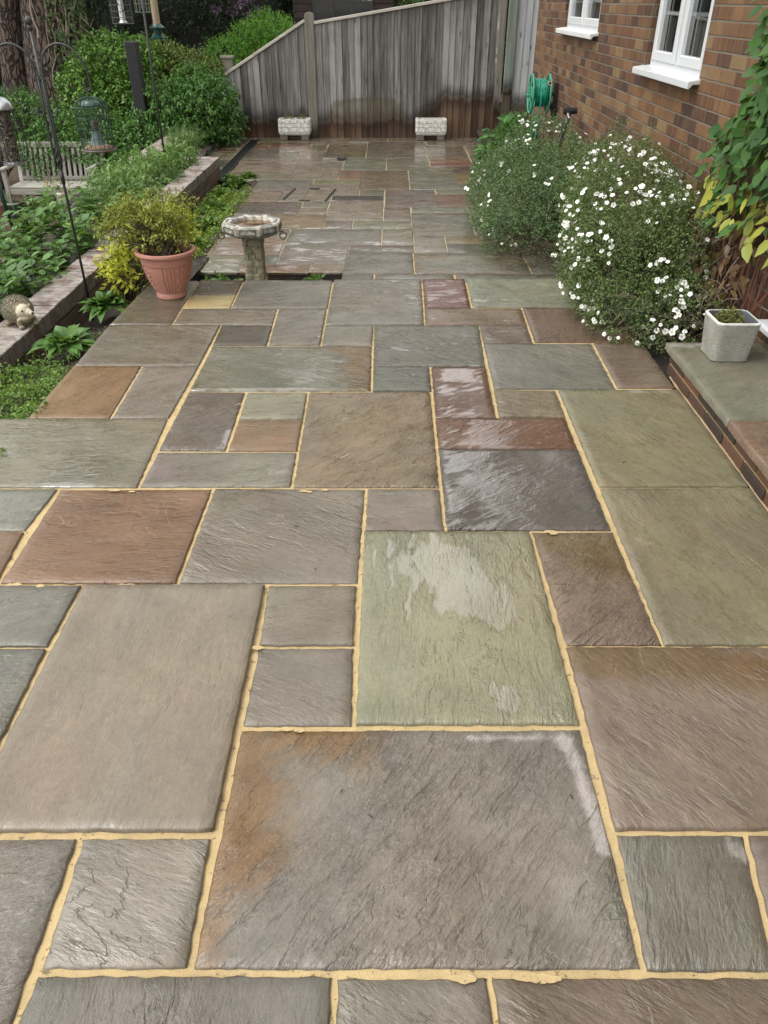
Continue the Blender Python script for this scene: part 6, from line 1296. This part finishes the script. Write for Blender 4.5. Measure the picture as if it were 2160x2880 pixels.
# --- trees
def bark_mat(name, a, b, c_):
    q = NT(name); p = q.obj(); v = q.nd('TexVoronoi', {'Vector': q.vm('MULTIPLY', q.vm('ADD', p, q.vm('MULTIPLY', q.nd('TexNoise', {'Vector': p, 'Scale': 5.}).outputs['Color'], (.12, .12, .12))), (16, 16, 4.5)), 'Scale': 1.0}, feature='DISTANCE_TO_EDGE').outputs['Distance']
    n = q.noise(q.vm('MULTIPLY', p, (6, 6, 2)), 3, 6, .7); f = q.step(v, .0, .20); cc = q.mix(q.rng(n, .3, .7, 0, 1), b, c_); cc = q.mix(f, a, cc)
    q.bsdf(Base_Color=cc, Roughness=.9, Normal=q.bump(q.M('ADD', q.M('MULTIPLY', f, .03), q.M('MULTIPLY', n, .03)))); return q.m
BARKM = bark_mat('furrowed_bark', (.022, .015, .012), (.085, .058, .045), (.17, .125, .10)); CROWN = leaf_mat('tree_leaf', (.02, .055, .014), (.07, .16, .03), trans=.3); IVY = leaf_mat('ivy_leaf', (.028, .065, .02), (.10, .17, .05)); VINE = simple('pale_ivy_stem', (.30, .25, .19), .8, var=.3, scale=30)
def trunk(pts, rad, t, n=28):
    m = MB(); m.tube(pts, rad, n)
    m.v = [(x+.03*math.sin(9*math.atan2(y-14.5, x)+z*2), y, z) for x, y, z in m.v]; return m.build('trunk', BARKM, t, smooth=True)
def crown(t, c, r, n, h):
    bl_ = [(c[0]+random.uniform(-r, r), c[1]+random.uniform(-r, r)*.8, h+random.uniform(0, 3.5), random.uniform(.8, 1.5), random.uniform(.8, 1.5), random.uniform(.6, 1.1)) for _ in range(n)]
    V, F = foliage(bl_, 420*n, 5, .16, .08, twig=.3, shell=(.3, 1.05)); npmesh('crown', V, F, CROWN, t)
    m = MB()
    for b in bl_: p0 = Vector((c[0], c[1], h-1.2)); p1 = Vector(b[:3]); m.tube([p0, p0*.5+p1*.5+Vector((0, 0, .3)), p1], [.10, .07, .03], 8, cap=False)
    m.build('limbs', BARKM, t)
t = thing('tree', 'bare furrowed tree trunk at the far left edge', 'tree', (-6.3, 14.5, GZ)); trunk([(-6.18, 14.5, GZ), (-6.22, 14.5, .2), (-6.12, 14.5, .9), (-6.08, 14.5, 1.6), (-6.0, 14.5, 3.2), (-6.0, 14.5, 5.6)], [.25, .22, .20, .19, .18, .12], t); crown(t, (-6.6, 14.8), 2.2, 10, 5.2)
t = thing('tree', 'thick ivy-clad tree trunk with pale bare vine stems, second from the left', 'tree', (-5.55, 14.6, GZ)); trunk([(-5.60, 14.6, GZ), (-5.56, 14.6, .1), (-5.5, 14.6, .8), (-5.42, 14.6, 1.6), (-5.35, 14.6, 3.5), (-5.3, 14.6, 6)], [.54, .48, .46, .44, .40, .25], t); crown(t, (-5.0, 15.4), 2.4, 10, 5.4)
# ivy leaves on its right side and stems twisting down
def surf(a, z, o=0.0): cx = np.interp(z, [GZ, .1, .8, 1.6, 3.5], [-5.6, -5.56, -5.5, -5.42, -5.35]); r = np.interp(z, [GZ, .1, .8, 1.6, 3.5], [.54, .48, .46, .44, .40])+o; return Vector((cx+r*math.cos(a), 14.6+r*math.sin(a), z))
P = []; N = []
while len(P) < 2600:
    a = random.uniform(-1.35, .9); z = random.uniform(.25, 3.4)
    if random.random() < (1.0 if -1.0 < a < -.45 or a > -.25 else .35)*(.4+.6*(math.sin(z*5+a*4)*.5+.5)): p = surf(a, z, random.uniform(.02, .10)); P.append(tuple(p)); N.append((math.cos(a), math.sin(a), .4))
k = len(P); V, F = leaves(np.array(P), rdir(k, -.5), np.array(N)+rng.normal(size=(k, 3))*.35, rng.uniform(.035, .07, k), rng.uniform(.03, .055, k), False, .2); npmesh('ivy', V, F, IVY, t)
m = MB()
for i in range(30):
    a = random.uniform(-1.6, .35); z = random.uniform(1.3, 3.2); zz = z-random.uniform(.9, 1.9); q = []; 
    for k in range(14): a += random.uniform(-.10, .10); q.append(surf(a, z+(zz-z)*k/13, random.uniform(.015, .045)))
    m.tube(q, random.choice([.005, .006, .008, .010, .014]), 5, cap=False)
for (z, dx) in ((1.25, .30), (1.05, .34), (.95, .30), (1.4, .22)):
    p = surf(-.1, z, .02); m.tube([p, p+Vector((dx*.5, -.02, -.10)), p+Vector((dx*.7, 0, -.16)), p+Vector((dx, 0, -.05))], [.008, .007, .006, .003], 5, cap=False)
m.build('vine_stems', VINE, t)
for lab, x, y, r in (('dark tree in deep shade behind the feeders, left of the rhododendron', -8.6, 18.0, .25), ('dark tree behind the rhododendron and left of the shed', -3.3, 20.0, .22)):
    t = thing('shade_tree', lab, 'tree', (x, y, GZ), 'dark trees behind the garden'); trunk([(x, y, GZ), (x+.1, y, 2), (x, y, 5.5)], [r, r*.85, r*.5], t, 14); crown(t, (x, y), 2.6, 9, 4.2)
# fallen bits and grit on the paving
m = MB()
for (px, py) in ((1063, 2295), (238, 1648), (300, 1640), (980, 2225), (1250, 2415), (905, 1600), (1790, 1300), (640, 1250), (470, 1880), (1640, 2240), (250, 2150), (1320, 1780), (850, 1480), (1475, 1240), (470, 1012)):
    p = at_z(px*.98, py, .003); a = random.uniform(0, 3.1); d = Vector((math.cos(a), math.sin(a), 0))*random.uniform(.004, .012); m.tube([p-d, p+Vector((0, 0, .002)), p+d], [.0008, .0016, .0008], 5)
tag(m.build('leaf_litter', simple('dark_litter', (.03, .022, .015), .8)), 'tiny dark bits of leaf litter scattered on the near paving', 'litter', None, 'stuff')
# gravel grit in the border soil
P = np.stack([rng.uniform(-2.1, -1.68, 700), rng.uniform(3.2, 9.5, 700), np.zeros(700)], 1); m = MB()
for x, y, _ in P:
    z = -.045-.25*max(0, min(1, (y-3.0)/4))-.10*max(0, min(1, (-1.68-x)/.4)); r = random.uniform(.003, .010); m.ball((x, y, z+r*.4), r, 5, 4, 1, random.uniform(.6, 1), .7)
tag(m.build('soil_grit', simple('grit_stone', (.15, .12, .09), .9, var=.5, scale=18)), 'small stones and clods lying on the border soil', 'gravel', None, 'stuff')
